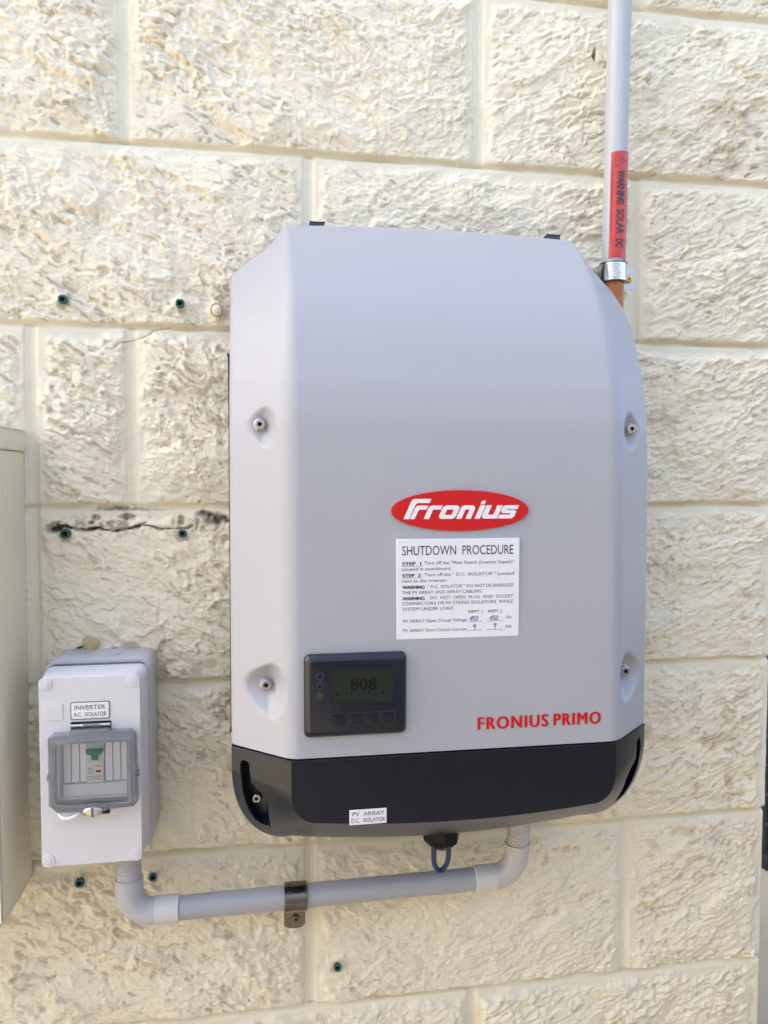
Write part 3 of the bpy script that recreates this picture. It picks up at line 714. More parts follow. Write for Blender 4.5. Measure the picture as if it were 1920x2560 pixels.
# display panel
dp = frustum('display_panel', 0.0445, 0.1400, -0.8055, -0.7285, 0.0055, [(0.187, 0.0), (0.1950, 0.0002), (0.1966, 0.0010), (0.2000, 0.0050), (0.2003, 0.0056)], M['panel'], inv, 25)
dp['label'] = 'dark display panel with screen and four keys'
DP = 0.2003
scr = curve_plate('screen', [rrect(0.0695, 0.1265, -0.7725, -0.7425, 0.0003, 2)], DP - 0.001, DP + 0.0002, M['lcd'], dp)
fr_ = curve_plate('screen_surround', [rrect(0.0685, 0.1275, -0.7733, -0.7415, 0.0008, 3), rrect(0.0695, 0.1265, -0.7725, -0.7425, 0.0003, 2)], DP - 0.001, DP + 0.0009, M['panel'], dp, 0.0002)
L = Letters()
def seven(ch, x, z, w_, h_, t):
    on = {'8': 'abcdefg', '0': 'abcdef'}[ch]
    k = t * 0.6
    segs = dict(a=[(x + k, z + h_), (x + w_ - k, z + h_)], g=[(x + k, z + h_ / 2), (x + w_ - k, z + h_ / 2)], d=[(x + k, z), (x + w_ - k, z)],
                f=[(x, z + h_ / 2 + k), (x, z + h_ - k)], b=[(x + w_, z + h_ / 2 + k), (x + w_, z + h_ - k)], e=[(x, z + k), (x, z + h_ / 2 - k)], c=[(x + w_, z + k), (x + w_, z + h_ / 2 - k)])
    for s in on: L.poly(segs[s], t)
L.add('808', 0.0868, 0.1110, -0.7618, 0.0108, heavy=0.0006)
for xx in (0.0740, 0.0880, 0.1030, 0.1170): L.bar(xx - .0007, xx + .0007, -0.7660, -0.7642)
L.build('digits', DP + 0.0003, M['lcd_ink'], scr)
for k, zz in enumerate((-0.7478, -0.7566, -0.7655)):
    o = curve_plate('indicator_light', [[(0.0590 + 0.0028 * math.cos(a), zz + 0.0028 * math.sin(a)) for a in np.linspace(0, 2 * math.pi, 20, endpoint=False)]],
                    DP - 0.002, DP + 0.00025, M['led_on'] if k == 2 else M['led_off'], dp, 0.0001)
    o['label'] = 'green indicator light' if k == 2 else 'unlit indicator light'
    tube('bezel', [(0.0590 + 0.0031 * math.cos(a), DP + 0.0001, zz + 0.0031 * math.sin(a)) for a in np.linspace(0, 2 * math.pi, 21)], 0.00042, M['panel_rim'], o, 6, False)
for k in range(4):
    x0 = 0.0690 + 0.01530 * k
    b_ = frustum('button', x0, x0 + 0.0128, -0.7940, -0.7827, 0.0012, [(DP - 0.001, 0.0), (DP + 0.0005, 0.0), (DP + 0.0007, 0.0004)], M['panel'], dp, 25)
    curve_plate('button_rim', [rrect(x0 - .0006, x0 + .0134, -0.7946, -0.7821, 0.0015, 4), rrect(x0 - .0001, x0 + .0129, -0.7941, -0.7826, 0.0012, 4)], DP - 0.001, DP + 0.0011, M['panel_rim'], b_, 0.0001)

# isolator sticker on the dark front
st = curve_plate('isolator_sticker', [rrect(0.0868, 0.1220, -0.8918, -0.8776, 0.0004, 2)], 0.1905, 0.1922, M['sticker'], inv, 0.0002)
st['label'] = 'small white PV array DC isolator sticker'
L = Letters(); L.add('PV  ARRAY', 0.0897, 0.1198, -0.8834, 0.0038); L.add('D.C.  ISOLATOR', 0.0886, 0.1206, -0.8896, 0.0038)
L.build('sticker_lettering', 0.1924, M['ink'], st)

# cable gland and blue cable loop under the inverter
gx, gd = 0.2015, 0.082
rg = []
for z, r in ((-0.925, .0185), (-0.9620, .0195), (-0.9665, .0190), (-0.9715, .0150), (-0.9745, .0110), (-0.9750, 0.006)):
    ring = []
    for k in range(32):
        a = 2 * math.pi * k / 32; q = r * (1 + (0.05 * math.cos(8 * a) if r > 0.016 else 0)); ring.append((gx + q * math.cos(a), gd + q * math.sin(a), z))
    rg.append(ring)
loft('cable_gland', rg, M['gland'], inv)
lp = [(0.1935, gd, -0.965), (0.1940, gd - .004, -0.984), (0.1965, gd - .012, -1.000), (0.2030, gd - .022, -1.0135), (0.2060, gd - .024, -1.0150),
      (0.2090, gd - .022, -1.0130), (0.2115, gd - .012, -1.000), (0.2110, gd - .004, -0.984), (0.2095, gd, -0.965)]
def smooth_path(pts, n=8):
    P = [Vector(p) for p in pts]; out = []
    for i in range(len(P) - 1):
        p0, p1, p2, p3 = P[max(i - 1, 0)], P[i], P[i + 1], P[min(i + 2, len(P) - 1)]
        for k in range(n):
            t = k / n
            out.append(0.5 * ((2 * p1) + (-p0 + p2) * t + (2 * p0 - 5 * p1 + 4 * p2 - p3) * t * t + (-p0 + 3 * p1 - 3 * p2 + p3) * t ** 3))
    out.append(P[-1]); return [tuple(p) for p in out]
tube('cable_loop', smooth_path(lp), 0.0029, M['cable'], inv, 14)

# ------------------------------------------------------------------ horizontal conduit run
CD = 0.050
con = thing('electrical_conduit', 'grey horizontal plastic conduit with elbows joining isolator and inverter', 'conduit', (0.08, 0.03, -1.05))
def czl(x): return -1.0375 + (x + 0.084) * (0.0045 / 0.34)
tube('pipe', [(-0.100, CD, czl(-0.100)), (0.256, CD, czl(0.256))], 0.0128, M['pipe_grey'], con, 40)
def corr(name, pts, r, m, parent, pitch=0.0038):
    P = [Vector(p) for p in pts]; out = []; rad = []; s = 0; step = pitch / 6
    for i in range(len(P) - 1):
        Ls = (P[i + 1] - P[i]).length; n = max(1, int(Ls / step))
        for k in range(n):
            out.append(tuple(P[i].lerp(P[i + 1], k / n))); rad.append(r + 0.0013 * (0.5 + 0.5 * math.cos(2 * math.pi * s / pitch)) ** 0.6); s += Ls / n
    return tube(name, out, rad, m, parent, 32, True, 60)
# left elbow
def elbow(name, p_end, corner_r, down_x, up_z, m, sgn):
    """from vertical top (down_x, up_z) down and round to p_end (x,z); sgn=+1 turns right"""
    zc = p_end[1] + corner_r; xc = down_x + sgn * corner_r
    pts = [(down_x, up_z), (down_x, zc + 0.002)]
    for k in range(1, 15):
        a = math.pi / 2 * k / 15; pts.append((xc - sgn * corner_r * math.cos(a), zc - corner_r * math.sin(a)))
    pts.append((xc, p_end[1])); pts.append(p_end)
    return [(p[0], CD, p[1]) for p in pts]
pl = elbow('e', (-0.108, czl(-0.108)), 0.024, -0.1365, -1.001, None, 1)
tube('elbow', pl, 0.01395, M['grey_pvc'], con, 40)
tube('elbow_collar', [(-0.1365, CD, -0.9985), (-0.1365, CD, -1.018)], [0.0146, 0.0146], M['grey_pvc'], con, 40)
tube('coupling', [(-0.109, CD, czl(-0.109)), (-0.1085, CD, czl(-0.1085)), (-0.0845, CD, czl(-0.0845)), (-0.084, CD, czl(-0.084))], [0.0140, 0.0147, 0.0147, 0.0141], M['pvc_light'], con, 40)
corr('corrugated_sleeve', [(-0.1385, CD, -0.950), (-0.1372, CD, -0.985), (-0.1365, CD, -1.003)], 0.0122, M['grey_pvc'], con)
# right elbow
pr = elbow('e', (0.264, czl(0.264)), 0.030, 0.3005, -1.000, None, -1)
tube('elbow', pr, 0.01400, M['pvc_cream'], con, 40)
tube('elbow_collar', [(0.3005, CD, -0.9935), (0.3005, CD, -1.004)], [0.01475, 0.0143], M['pvc_cream'], con, 40)
tube('coupling', [(0.2485, CD, czl(0.2485)), (0.249, CD, czl(0.249)), (0.2735, CD, czl(0.2735)), (0.274, CD, czl(0.274))], [0.0141, 0.0148, 0.0148, 0.0142], M['pvc_light'], con, 40)
corr('corrugated_sleeve', [(0.3025, CD + 0.006, -0.935), (0.3022, CD + 0.002, -0.970), (0.3005, CD, -0.997)], 0.0118, M['pvc_cream'], con)

# saddle clamp on the horizontal conduit
cl = thing('conduit_saddle', 'tarnished zinc saddle clamping the horizontal conduit to the wall', 'clamp', (0.042, 0.012, -1.06))
def saddle(parent, m_strap, m_tab, centre, axis_h, w, r, tab_len, d_wall, tab_w=None, gap_side=-1):
    cx, cz = centre; V = []; F = []; seg = 36; th = 0.0012
    prof = []
    # profile in (s, d): s along perpendicular direction to the pipe
    for k in range(seg + 1):
        a = R(200) - R(220) * k / seg
        prof.append((r * math.cos(a), CDV + r * math.sin(a)))
    prof = [(p[0], p[1]) for p in prof if p[1] > d_wall]
    prof = [(-r * 1.0, d_wall)] + prof + [(r * 1.0, d_wall)]
    return prof
def strap_mesh(name, prof, w, th, cx, cz, axis_h, m, parent):
    """prof: list of (s,d). axis_h: pipe horizontal -> s maps to z, width to x"""
    n = len(prof); V = []; F = []
    for side in (-w / 2, w / 2):
        for off in (0, th):
            for i, (s, d) in enumerate(prof):
                a = prof[max(i - 1, 0)]; b = prof[min(i + 1, n - 1)]
                tx, tz = b[0] - a[0], b[1] - a[1]; Ln = math.hypot(tx, tz) or 1
                nx, nz = -tz / Ln, tx / Ln
                s2, d2 = s + nx * off, d + nz * off
                V.append((cx + side, -d2, cz + s2) if axis_h else (cx + s2, -d2, cz + side))
    def I(sd, of, i): return (sd * 2 + of) * n + i
    for i in range(n - 1):
        for a, b in (((0, 0), (0, 1)), ((0, 1), (1, 1)), ((1, 1), (1, 0)), ((1, 0), (0, 0))):
            F.append((I(*a, i), I(*a, i + 1), I(*b, i + 1), I(*b, i)))
    F.append((I(0, 0, 0), I(0, 1, 0), I(1, 1, 0), I(1, 0, 0))); F.append((I(0, 0, n - 1), I(1, 0, n - 1), I(1, 1, n - 1), I(0, 1, n - 1)))
    return mesh_obj(name, V, F, m, parent, True, 40)
czc = czl(0.042)
prof = [(0.0145 * math.cos(a), CD + 0.0145 * math.sin(a)) for a in np.linspace(-0.5, math.pi, 35)] + [(-0.0146, CD - 0.012), (-0.0150, 0.026)]
strap_mesh('strap', prof, 0.0245, -0.0012, 0.0420, czc, True, M['galv_dull'], cl)
tabo = [(0.0298, czc - 0.0145)] + [(0.0420 + 0.0122 * math.cos(a), -1.0810 + 0.0055 * math.sin(a)) for a in np.linspace(math.pi, 2 * math.pi, 12)] + [(0.0542, czc - 0.0145)]
curve_plate('fixing_tab', [tabo], 0.0255, 0.0270, M['galv_dull'], cl, 0.0002)
rb = loft('pressed_rib', [[(0.0400 + 0.0022 * math.cos(a) * k + 0.0015 * j, 0.0262 + 0.003 * j * 0.6, -1.0660 + 0.004 * j + 0.0022 * math.sin(a) * k) for a in np.linspace(0, 2 * math.pi, 12, endpoint=False)] for j, k in ((0, 1.0), (1.2, 1.0), (2.2, 0.7))], M['galv_dull'], cl)
screw(cl, 0.0432, -1.0745, 0.0272, 0.0046, 0.0030, m=M['galv_dull'], phase=0.7, nsides=4, sock=0.45, washer=False)

# ------------------------------------------------------------------ vertical conduit
VD = 0.044
vc = thing('vertical_conduit', 'grey vertical plastic conduit running up the wall with red warning tape', 'conduit', (0.412, 0.03, -0.46))
def vx(z): return 0.4118 + (z + 0.33) * 0.0035 / 0.33
tube('pipe', [(vx(-0.337), VD, -0.337), (vx(0.0), VD, 0.0), (vx(0.9), VD, 0.9)], 0.0132, M['pipe_pale'], vc, 44)
o = tube('stained_pipe_end', [(vx(-0.50), VD, -0.50), (vx(-0.338), VD, -0.338)], 0.0125, M['rust'], vc, 44); o['label'] = 'orange brown stained lower length of conduit'
# tape: a wrapped sheet, a little ragged, leaving the left side of the pipe bare
def tape():
    nz_, na = 60, 30; V = []; F = []
    for i in range(nz_ + 1):
        t = i / nz_; z = -0.1960 - t * (0.3145 - 0.1960)
        for k in range(na + 1):
            s = k / na
            a = R(139) - R(184) * s                      # angle from +x towards the viewer
            zz = z - (0.006 * s * s if i == nz_ else 0) + (0.0015 * math.sin(3 * s) if i == 0 else 0)
            rr = 0.0132 + 0.0006 + 0.0002 * math.sin(9 * t + 5 * s)
            V.append((vx(z) + rr * math.cos(a), -(VD + rr * math.sin(a)), zz))
    n = na + 1
    for i in range(nz_):
        for k in range(na): F.append((i * n + k, i * n + k + 1, (i + 1) * n + k + 1, (i + 1) * n + k))
    # thickness
    m0 = len(V)
    for x, y, z in V[:m0]:
        c = Vector((vx(z), -VD, 0)); q = Vector((x, y, 0)) - c; q2 = q * (0.0133 / q.length); V.append((c.x + q2.x, c.y + q2.y, z))
    F += [tuple(m0 + j for j in f[::-1]) for f in list(F)]
    edge = [k for k in range(n)] + [i * n + na for i in range(1, nz_ + 1)] + [nz_ * n + k for k in range(na - 1, -1, -1)] + [i * n for i in range(nz_ - 1, 0, -1)]
    for a_, b_ in zip(edge, edge[1:] + edge[:1]): F.append((a_, b_, m0 + b_, m0 + a_))
    return mesh_obj('warning_tape', V, F, M['tape'], vc, True, 50)
tp = tape(); tp['label'] = 'red warning solar DC tape wrapped round the pipe'
def wrap(a, b):      # a: distance round the pipe from the point facing out (+ right), b: height
    ang = math.pi / 2 - a / 0.0140
    return (vx(b) + 0.01425 * math.cos(ang), -(VD + 0.01425 * math.sin(ang)), b)
L = Letters()
def vtext(body, z0, z1, a0, h):
    """reads downwards; letter tops point to the right"""
    v, f = text_mesh(body, 0.028); c0, c1 = cap_height(); xa, xb = v[:, 0].min(), v[:, 0].max()
    zz = z0 + (v[:, 0] - xa) / (xb - xa) * (z1 - z0); aa = a0 + (v[:, 1] - c0) / (c1 - c0) * h
    n = len(L.V); L.V += list(zip(aa, zz)); L.F += [tuple(i + n for i in p) for p in f]
vtext('WARNING', -0.2165, -0.2550, -0.0040, 0.0092)
vtext('SOLAR', -0.2600, -0.2880, -0.0040, 0.0092)
vtext('DC', -0.2935, -0.3030, -0.0040, 0.0092)
L.poly([(-0.0064, -0.1985), (-0.0064, -0.2135)], 0.0007); L.poly([(-0.0064, -0.1985), (0.0058, -0.2060), (-0.0064, -0.2135)], 0.0005)
L.poly([(0.0018, -0.2060), (-0.0005, -0.2050), (-0.0012, -0.2067), (-0.0044, -0.2058)], 0.0005)
for sgn in (0, 1): L.poly([(-0.0092 - 0.0009 * sgn, -0.1985 - 0.02 * k) for k in range(6)] if not sgn else [(-0.0101, -0.205 - 0.02 * k) for k in range(5)], 0.00035)
L.build('tape_lettering', 0, M['ink_soft'], tp, wrap)

vcl = thing('pipe_saddle', 'bright galvanised saddle with brass screw holding the vertical conduit', 'clamp', (0.42, 0.012, -0.33))
prof = [(-0.0150, 0.014)] + [(0.0150 * math.cos(a), VD + 0.0150 * math.sin(a)) for a in np.linspace(math.pi, 0, 31)] + [(0.0152, VD - 0.014), (0.0154, 0.021)]
strap_mesh('strap', prof, 0.0210, -0.0012, vx(-0.3295), -0.3295, False, M['galv'], vcl)
curve_plate('fixing_tab', [rrect(0.4265, 0.4515, -0.3410, -0.3165, 0.0035)], 0.0195, 0.0212, M['zincplate'], vcl, 0.0003)
screw(vcl, 0.4425, -0.3290, 0.0215, 0.0042, 0.0028, m=M['brass'], phase=0.9, nsides=4, sock=0.42, washer=False)
# thin dark rolled edges of the strap
for zz in (-0.3190, -0.3400):
    tube('strap_edge', [(vx(zz) + 0.0153 * math.cos(a), VD + 0.0153 * math.sin(a), zz) for a in np.linspace(math.pi * 1.05, -0.05, 31)], 0.00065, M['galv_dull'], vcl, 8)

# ------------------------------------------------------------------ isolator box
iso = thing('isolator_enclosure', 'light grey plastic AC isolator box with hinged clear window', 'electrical box', (-0.162, 0.01, -0.96))
IX0, IX1, IZ0, IZ1 = -0.2115, -0.1140, -0.9560, -0.7640
frustum('back_box', IX0 - 0.0040, IX1 + 0.0045, IZ0 - 0.0055, IZ1 + 0.0070, 0.012, [(0.008, 0.002), (0.012, 0.0), (0.0610, 0.0), (0.0625, 0.0006), (0.0625, 0.0022)], M['box_base'], iso)
frustum('gasket', IX0 - .0008, IX1 + .0012, IZ0 - .002, IZ1 + .0035, 0.009, [(0.06, 0.0), (0.0655, 0.0)], M['gasket'], iso)
# lid: shell with a window opening -> sides as a loft, front as a plate with hole
LF = 0.1010
win = rrect(-0.1925, -0.1275, -0.8880, -0.8290, 0.002, 4)
rings = []
for d, ins in ((0.0640, -0.0022), (0.0780, -0.0016), (0.0800, -0.0004), (0.0990, 0.0002), (LF - 0.0006, 0.0006), (LF, 0.0016)):
    rings.append([(p[0], d, p[1]) for p in rrect(IX0 + ins, IX1 - ins, IZ0 + ins, IZ1 - ins, 0.0085, 6)])
lid = loft('lid', rings, M['box'], iso, cap0=False, cap1=False)
curve_plate('lid_face', [rrect(IX0 + 0.0010, IX1 - 0.0010, IZ0 + 0.0010, IZ1 - 0.0010, 0.0078, 6), win,
                         rrect(-0.1815, -0.1425, -0.8190, -0.8098, 0.0004, 2), rrect(-0.1705, -0.1452, -0.9050, -0.8960, 0.0004, 2)],
            LF - 0.003, LF + 0.0002, M['box'], lid, 0.0)
rbox('recess_floor', -0.1815, -0.1425, LF - 0.012, LF - 0.008, -0.8195, -0.8095, M['gasket'], lid, 0.0)
rbox('recess_floor', -0.1710, -0.1450, LF - 0.016, LF - 0.010, -0.9060, -0.8950, M['gasket'], lid, 0.0)
# corner screw caps
for (cx, cz, sx_, sz_) in ((IX0, IZ1, 1, -1), (IX1, IZ1, -1, -1), (IX0, IZ0, 1, 1), (IX1, IZ0, -1, 1)):
    s_ = 0.0132; pts = []
    xa, xb = sorted((cx + sx_ * 0.0006, cx + sx_ * s_)); za, zb = sorted((cz + sz_ * 0.0006, cz + sz_ * s_))
    base = rrect(xa, xb, za, zb, 0.0055, 5)
    cap = curve_plate('corner_cap', [base], LF - 0.001, LF + 0.0011, M['box'], lid, 0.0004)
    mx_, mz_ = cx + sx_ * 0.0068, cz + sz_ * 0.0068
    curve_plate('cap_disc', [[(mx_ + 0.0034 * math.cos(a), mz_ + 0.0034 * math.sin(a)) for a in np.linspace(0, 2 * math.pi, 24, endpoint=False)]], LF, LF + 0.0018, M['box'], cap, 0.0003)
# blank square emboss, label
curve_plate('blank_panel', [rrect(-0.2050, -0.1885, -0.8075, -0.7908, 0.0008, 3)], LF - 0.001, LF + 0.0008, M['box'], lid, 0.0003)
lb = curve_plate('label_plate', [rrect(-0.1803, -0.1447, -0.8068, -0.7908, 0.0012, 3)], LF - 0.001, LF + 0.0010, M['sticker'], lid, 0.0003)
curve_plate('label_rim', [rrect(-0.1812, -0.1438, -0.8077, -0.7899, 0.0018, 4), rrect(-0.1804, -0.1446, -0.8069, -0.7907, 0.0012, 3)], LF - 0.001, LF + 0.0008, M['gasket'], lb)
L = Letters(); L.add('INVERTER', -0.1772, -0.1480, -0.7977, 0.0045); L.add('A.C.  ISOLATOR', -0.1780, -0.1470, -0.8045, 0.0042)
L.build('label_lettering', LF + 0.0012, M['ink_soft'], lb)
# knockout disc on top and cable entry below
kn = tube('knockout', [(-0.1600, 0.036, IZ1 + 0.0060), (-0.1600, 0.036, IZ1 + 0.0079)], [0.0165, 0.0160], M['box_base'], iso, 40)
# inside the window
WD = 0.090
rings = [[(p[0], LF - 0.0005, p[1]) for p in win], [(-0.16 + (p[0] + 0.16) * 0.985, WD, -0.8585 + (p[1] + 0.8585) * 0.985) for p in win]]
loft('window_recess', rings, M['inner'], iso, cap0=False, cap1=True)
for k, (a, b) in enumerate(((-0.1905, -0.1838), (-0.1830, -0.1758), (-0.1750, -0.1690), (-0.1508, -0.1436), (-0.1428, -0.1360), (-0.1352, -0.1296))):
    rbox('blanking_strip', a, b, WD - 0.002, WD + 0.0028, -0.8742, -0.8300, M['inner'], iso, 0.0005)
rbox('inner_sill', -0.1912, -0.1290, WD - 0.002, WD + 0.0050, -0.8875, -0.8752, M['inner'], iso, 0.0008)
br = rbox('circuit_breaker', -0.1685, -0.1515, WD - 0.002, WD + 0.0045, -0.8750, -0.8302, M['breaker'], iso, 0.0005)
BD = WD + 0.0046
curve_plate('brand_strip', [rrect(-0.1683, -0.1517, -0.8392, -0.8340, 0.0002, 2)], BD - 0.001, BD + 0.0002, M['palegreen'], br)
tg = [(-0.1683, -0.8398), (-0.1520, -0.8398), (-0.1520, -0.8428), (-0.1545, -0.8448), (-0.1568, -0.8455), (-0.1570, -0.8505), (-0.1628, -0.8505), (-0.1630, -0.8455), (-0.1665, -0.8448), (-0.1683, -0.8430)]
curve_plate('toggle_lever', [tg], BD - 0.001, BD + 0.0040, M['green'], br, 0.0004)
lo = [(-0.1678, -0.8745), (-0.1520, -0.8745), (-0.1520, -0.8560)] + [(-0.1599 + 0.0079 * math.cos(a), -0.8560 + 0.0045 * math.sin(a)) for a in np.linspace(0.2, math.pi - 0.2, 9)] + [(-0.1678, -0.8560)]
curve_plate('breaker_face', [lo], BD - 0.001, BD + 0.0012, M['breaker'], br, 0.0002)
curve_plate('status_flag', [rrect(-0.1592, -0.1545, -0.8640, -0.8618, 0.0002, 2)], BD + 0.0012, BD + 0.0016, M['flag'], br)
L = Letters()
for a, b, z in ((-0.1602, -0.1530, -0.8578), (-0.1668, -0.1610, -0.8600), (-0.1668, -0.1615, -0.8622), (-0.1668, -0.1618, -0.8644), (-0.1666, -0.1532, -0.8680), (-0.1666, -0.1532, -0.8706)):
    x = a
    while x < b:
        wd = random.uniform(0.0004, 0.0010); L.bar(x, min(x + wd, b), z - 0.0004, z + 0.0004); x += wd + random.uniform(0.0003, 0.0006)
L.build('small_print', BD + 0.0014, M['ink_soft'], br)
# hinged smoky window cover
wc = thing_parent = None
co_ = [(-0.2005, -0.8225), (-0.1965, -0.8190), (-0.1800, -0.8185), (-0.1800, -0.8160), (-0.1430, -0.8160), (-0.1430, -0.8180), (-0.1235, -0.8178), (-0.1180, -0.8225),
       (-0.1165, -0.8890), (-0.1200, -0.8945), (-0.1450, -0.8955), (-0.1450, -0.8975), (-0.1705, -0.8985), (-0.1705, -0.8970), (-0.1925, -0.8965), (-0.2005, -0.8885)]
ci = rrect(-0.1930, -0.1265, -0.8880, -0.8285, 0.003, 4)
cov = curve_plate('window_cover', [co_, ci], LF + 0.0010, LF + 0.0120, M['smoky'], iso, 0.0015)
cov['label'] = 'smoky clear hinged window cover'
curve_plate('window_pane', [rrect(-0.1936, -0.1259, -0.8886, -0.8279, 0.003, 4)], LF + 0.0102, LF + 0.0118, M['clear'], cov)
tube('cover_rim', [(p[0], LF + 0.0105, p[1]) for p in smooth_path([(a, 0, b) for a, b in []], 1)] if False else [(p[0], LF + 0.0112, p[1]) for p in rrect(-0.1965, -0.1228, -0.8920, -0.8250, 0.004, 4)] + [(-0.1228, LF + 0.0112, -0.8290)], 0.0012, M['smoky'], cov, 8)
tube('hinge_pin', [(-0.1808, LF + 0.0012, -0.8135), (-0.1432, LF + 0.0012, -0.8135)], 0.0017, M['steel'], iso, 12)
sp = []
for k in range(120):
    a = k * 0.9; sp.append((-0.1700 + 0.017 * k / 119, LF + 0.0014 + 0.0023 * math.cos(a), -0.8136 + 0.0023 * math.sin(a)))
tube('hinge_spring', sp, 0.00035, M['steel'], iso, 6)
for xx in (-0.2008, -0.1168):
    tube('side_lug', [(xx - 0.0016, LF + 0.006, -0.8625), (xx + 0.0016, LF + 0.006, -0.8625)], 0.0030, M['smoky'], cov, 14)
# sealing latch and moulded loop below the cover
lt = loft('latch', [[(-0.1590 + 0.0100 * k * math.cos(a), LF + dd, -0.8965 + 0.0050 * k * math.sin(a)) for a in np.linspace(0, 2 * math.pi, 28, endpoint=False)]
               for dd, k in ((0.0, 0.95), (0.008, 1.0), (0.0125, 0.92), (0.0140, 0.7))], M['steel'], iso)
rbox('latch_slot', -0.1602, -0.1580, LF + 0.010, LF + 0.0145, -0.9012, -0.8925, M['gasket'], lt, 0.0002)
tube('sealing_loop', smooth_path([(-0.1925, LF + 0.006, -0.8960), (-0.1900, LF + 0.010, -0.8995), (-0.1860, LF + 0.012, -0.9020), (-0.1800, LF + 0.012, -0.9018), (-0.1745, LF + 0.010, -0.9000), (-0.1705, LF + 0.006, -0.8965)]), 0.0017, M['badge_white'], cov, 12)

# ------------------------------------------------------------------ metal cabinet at the left edge
cab = thing('metal_cabinet', 'cream enamelled metal meter cabinet cut off by the left edge of the photo', 'cabinet', (-0.50, 0.05, -1.012))
rbox('body', -0.749, -0.249, 0.004, 0.0975, -1.011, -0.540, M['cabinet'], cab, 0.0012)
rbox('top_flange', -0.751, -0.2475, 0.004, 0.0990, -0.5375, -0.5170, M['cabinet'], cab, 0.0015)
rbox('door', -0.747, -0.2500, 0.0985, 0.1010, -1.008, -0.5420, M['cabinet'], cab, 0.0008)
for k in range(16):
    zz = random.uniform(-1.0, -0.56); dd = random.uniform(0.01, 0.09)
    s_ = random.uniform(0.0012, 0.0028)
    bm = bmesh.new(); bmesh.ops.create_icosphere(bm, subdivisions=2, radius=s_)
    for v in bm.verts: v.co = (-0.249 + v.co.x * 0.35, -dd + v.co.y * 0.6, zz + v.co.z * 1.6)
    me = bpy.data.meshes.new('paint_drip'); bm.to_mesh(me); bm.free(); finish('paint_drip', me, M['cabinet'], cab)

# ------------------------------------------------------------------ wall plugs and odd marks on the wall
def wall_plug(x, z, label, s=1.0, d=0.010, ph=0.0):
    o = thing('wall_plug', label, 'wall plug', (x, d, z), 'green plastic wall plugs')
    ro, ri = 0.0052 * s, 0.0026 * s; seg = 24; V = []; F = []
    prof = [(ro * 0.9, d - 0.012), (ro, d), (ro * 0.93, d + 0.0012), (ri * 1.15, d + 0.0014), (ri, d + 0.0004), (ri, d - 0.008)]
    for rr, dd in prof:
        for k in range(seg):
            a = 2 * math.pi * k / seg; q = rr * (1 - (0.18 if (k + int(ph * 5)) % 6 == 0 and rr > ri * 1.3 else 0))
            V.append((x + q * math.cos(a + ph), -dd, z + q * math.sin(a + ph)))
    for i in range(len(prof) - 1):
        for k in range(seg):
            j = (k + 1) % seg; F.append((i * seg + k, i * seg + j, (i + 1) * seg + j, (i + 1) * seg + k))
    mesh_obj('sleeve', V, F, M['plug'], o, True, 40)
    mesh_obj('hole', [(x + ri * 1.02 * math.cos(2 * math.pi * k / seg), -(d - 0.0012), z + ri * 1.02 * math.sin(2 * math.pi * k / seg)) for k in range(seg)], [tuple(range(seg))], M['hole'], o, False)
    return o
wall_plug(-0.204, -0.375, 'green wall plug at top left, nearest the left edge above the upper crack', 1.0, 0.011, 0.2)
wall_plug(-0.081, -0.3745, 'green wall plug between the top left plug and the ring of old filler', 1.0, 0.010, 0.7)
wall_plug(-0.206, -0.6290, 'green wall plug at the left end of the long dark crack', 1.1, 0.010, 1.1)
wall_plug(-0.081, -0.6300, 'green wall plug under the right end of the long dark crack', 0.9, 0.009, 0.5)
wall_plug(-0.1165, -0.9030, 'green wall plug half hidden beside the right side of the isolator box', 0.8, 0.011, 0.5)
wall_plug(-0.118, -1.0225, 'green wall plug just right of the left conduit elbow', 0.85, 0.009, 0.9)
wall_plug(-0.197, -1.0215, 'green wall plug on the wall below the isolator box, left of the conduit', 1.0, 0.011, 0.1)
wall_plug(0.093, -1.1490, 'green wall plug low on the wall, right of the saddle under the long conduit', 0.9, 0.011, 1.4)

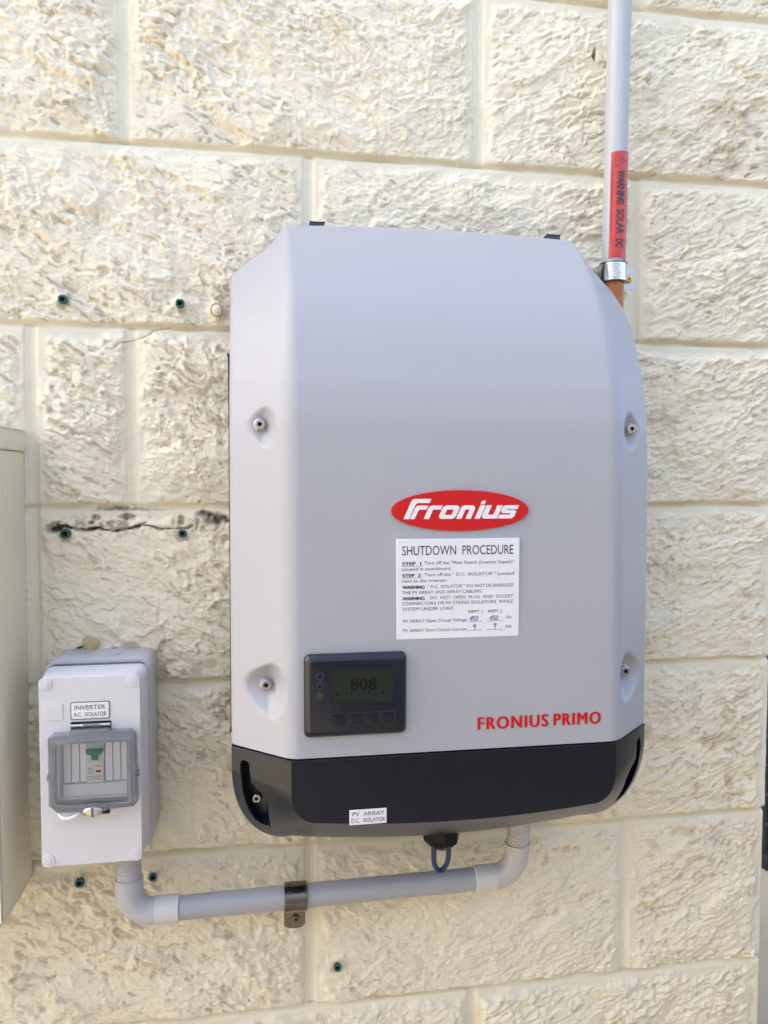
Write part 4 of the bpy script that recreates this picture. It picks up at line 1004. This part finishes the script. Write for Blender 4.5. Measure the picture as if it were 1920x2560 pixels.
rm = tube('filler_ring', [(-0.041 + 0.0062 * math.cos(a), 0.0125 + 0.001 * math.sin(3 * a), -0.381 + 0.0072 * math.sin(a)) for a in np.linspace(0, 2 * math.pi, 33)], 0.00075, M['old_filler'], None, 8)
tag(rm, 'thin brown ring of old filler on the wall beside the top left of the inverter', 'filler ring')
bm = bmesh.new(); bmesh.ops.create_icosphere(bm, subdivisions=4, radius=1.0)
for v in bm.verts:
    a = math.atan2(v.co.z, v.co.x); k = 1 + 0.13 * math.sin(3 * a + 0.5) + 0.07 * math.sin(5 * a)
    v.co = (-0.1805 + v.co.x * 0.0085 * k, -0.0125 + v.co.y * 0.0022, -0.7515 + v.co.z * 0.0105 * k)
me = bpy.data.meshes.new('putty_blob'); bm.to_mesh(me); bm.free()
tag(finish('putty_blob', me, M['putty']), 'flat yellowish putty blob on the wall just above the isolator box', 'putty')
bm = bmesh.new(); bmesh.ops.create_icosphere(bm, subdivisions=3, radius=1.0)
for v in bm.verts: v.co = (-0.1905 + v.co.x * 0.0042 * (1 - 0.35 * v.co.x), -0.014 + v.co.y * 0.0012, -0.7540 + v.co.z * 0.0013 + v.co.x * 0.0009)
me = bpy.data.meshes.new('insect_husk'); bm.to_mesh(me); bm.free()
tag(finish('insect_husk', me, M['bug']), 'tiny dark insect husk at the left of the putty blob', 'insect')

# ------------------------------------------------------------------ beyond the corner
fc = thing('light_blocker', 'unseen grey fence facing the wall across the side passage', 'blocker', (0, 2.25, -2.07))  # added unseen panels that block low sky light and darken reflections
for k in range(40): rbox('blocker_panel', -6.0 + 0.3 * k, -6.0 + 0.3 * k + 0.292, 2.23, 2.25, -2.06, 0.35, M['blocker'], fc, 0.003, 1)
for k in range(9): rbox('blocker_panel', 2.30, 2.32, -0.45 + 0.3 * k, -0.158 + 0.3 * k, -2.06, -0.35, M['blocker'], fc, 0.003, 1)
gt = thing('slatted_screen', 'black slatted metal screen glimpsed beyond the right corner of the wall', 'screen', (1.6, -0.5, -2.07))
for xx in (1.45, 2.05): rbox('post', xx, xx + 0.04, -0.56, -0.525, -2.07, -0.945, M['gate'], gt, 0.002)
rbox('frame', 1.02, 2.10, -0.525, -0.485, -0.960, -0.932, M['gate'], gt, 0.002)
rbox('frame', 1.02, 2.10, -0.525, -0.485, -1.368, -1.340, M['gate'], gt, 0.002)
for k in range(6): rbox('slat', 1.022, 2.098, -0.515, -0.495, -1.335 + 0.062 * k, -1.335 + 0.062 * k + 0.055, M['gate'], gt, 0.002)
print('verts', sum(len(o.data.vertices) for o in bpy.data.objects if o.type == 'MESH'))
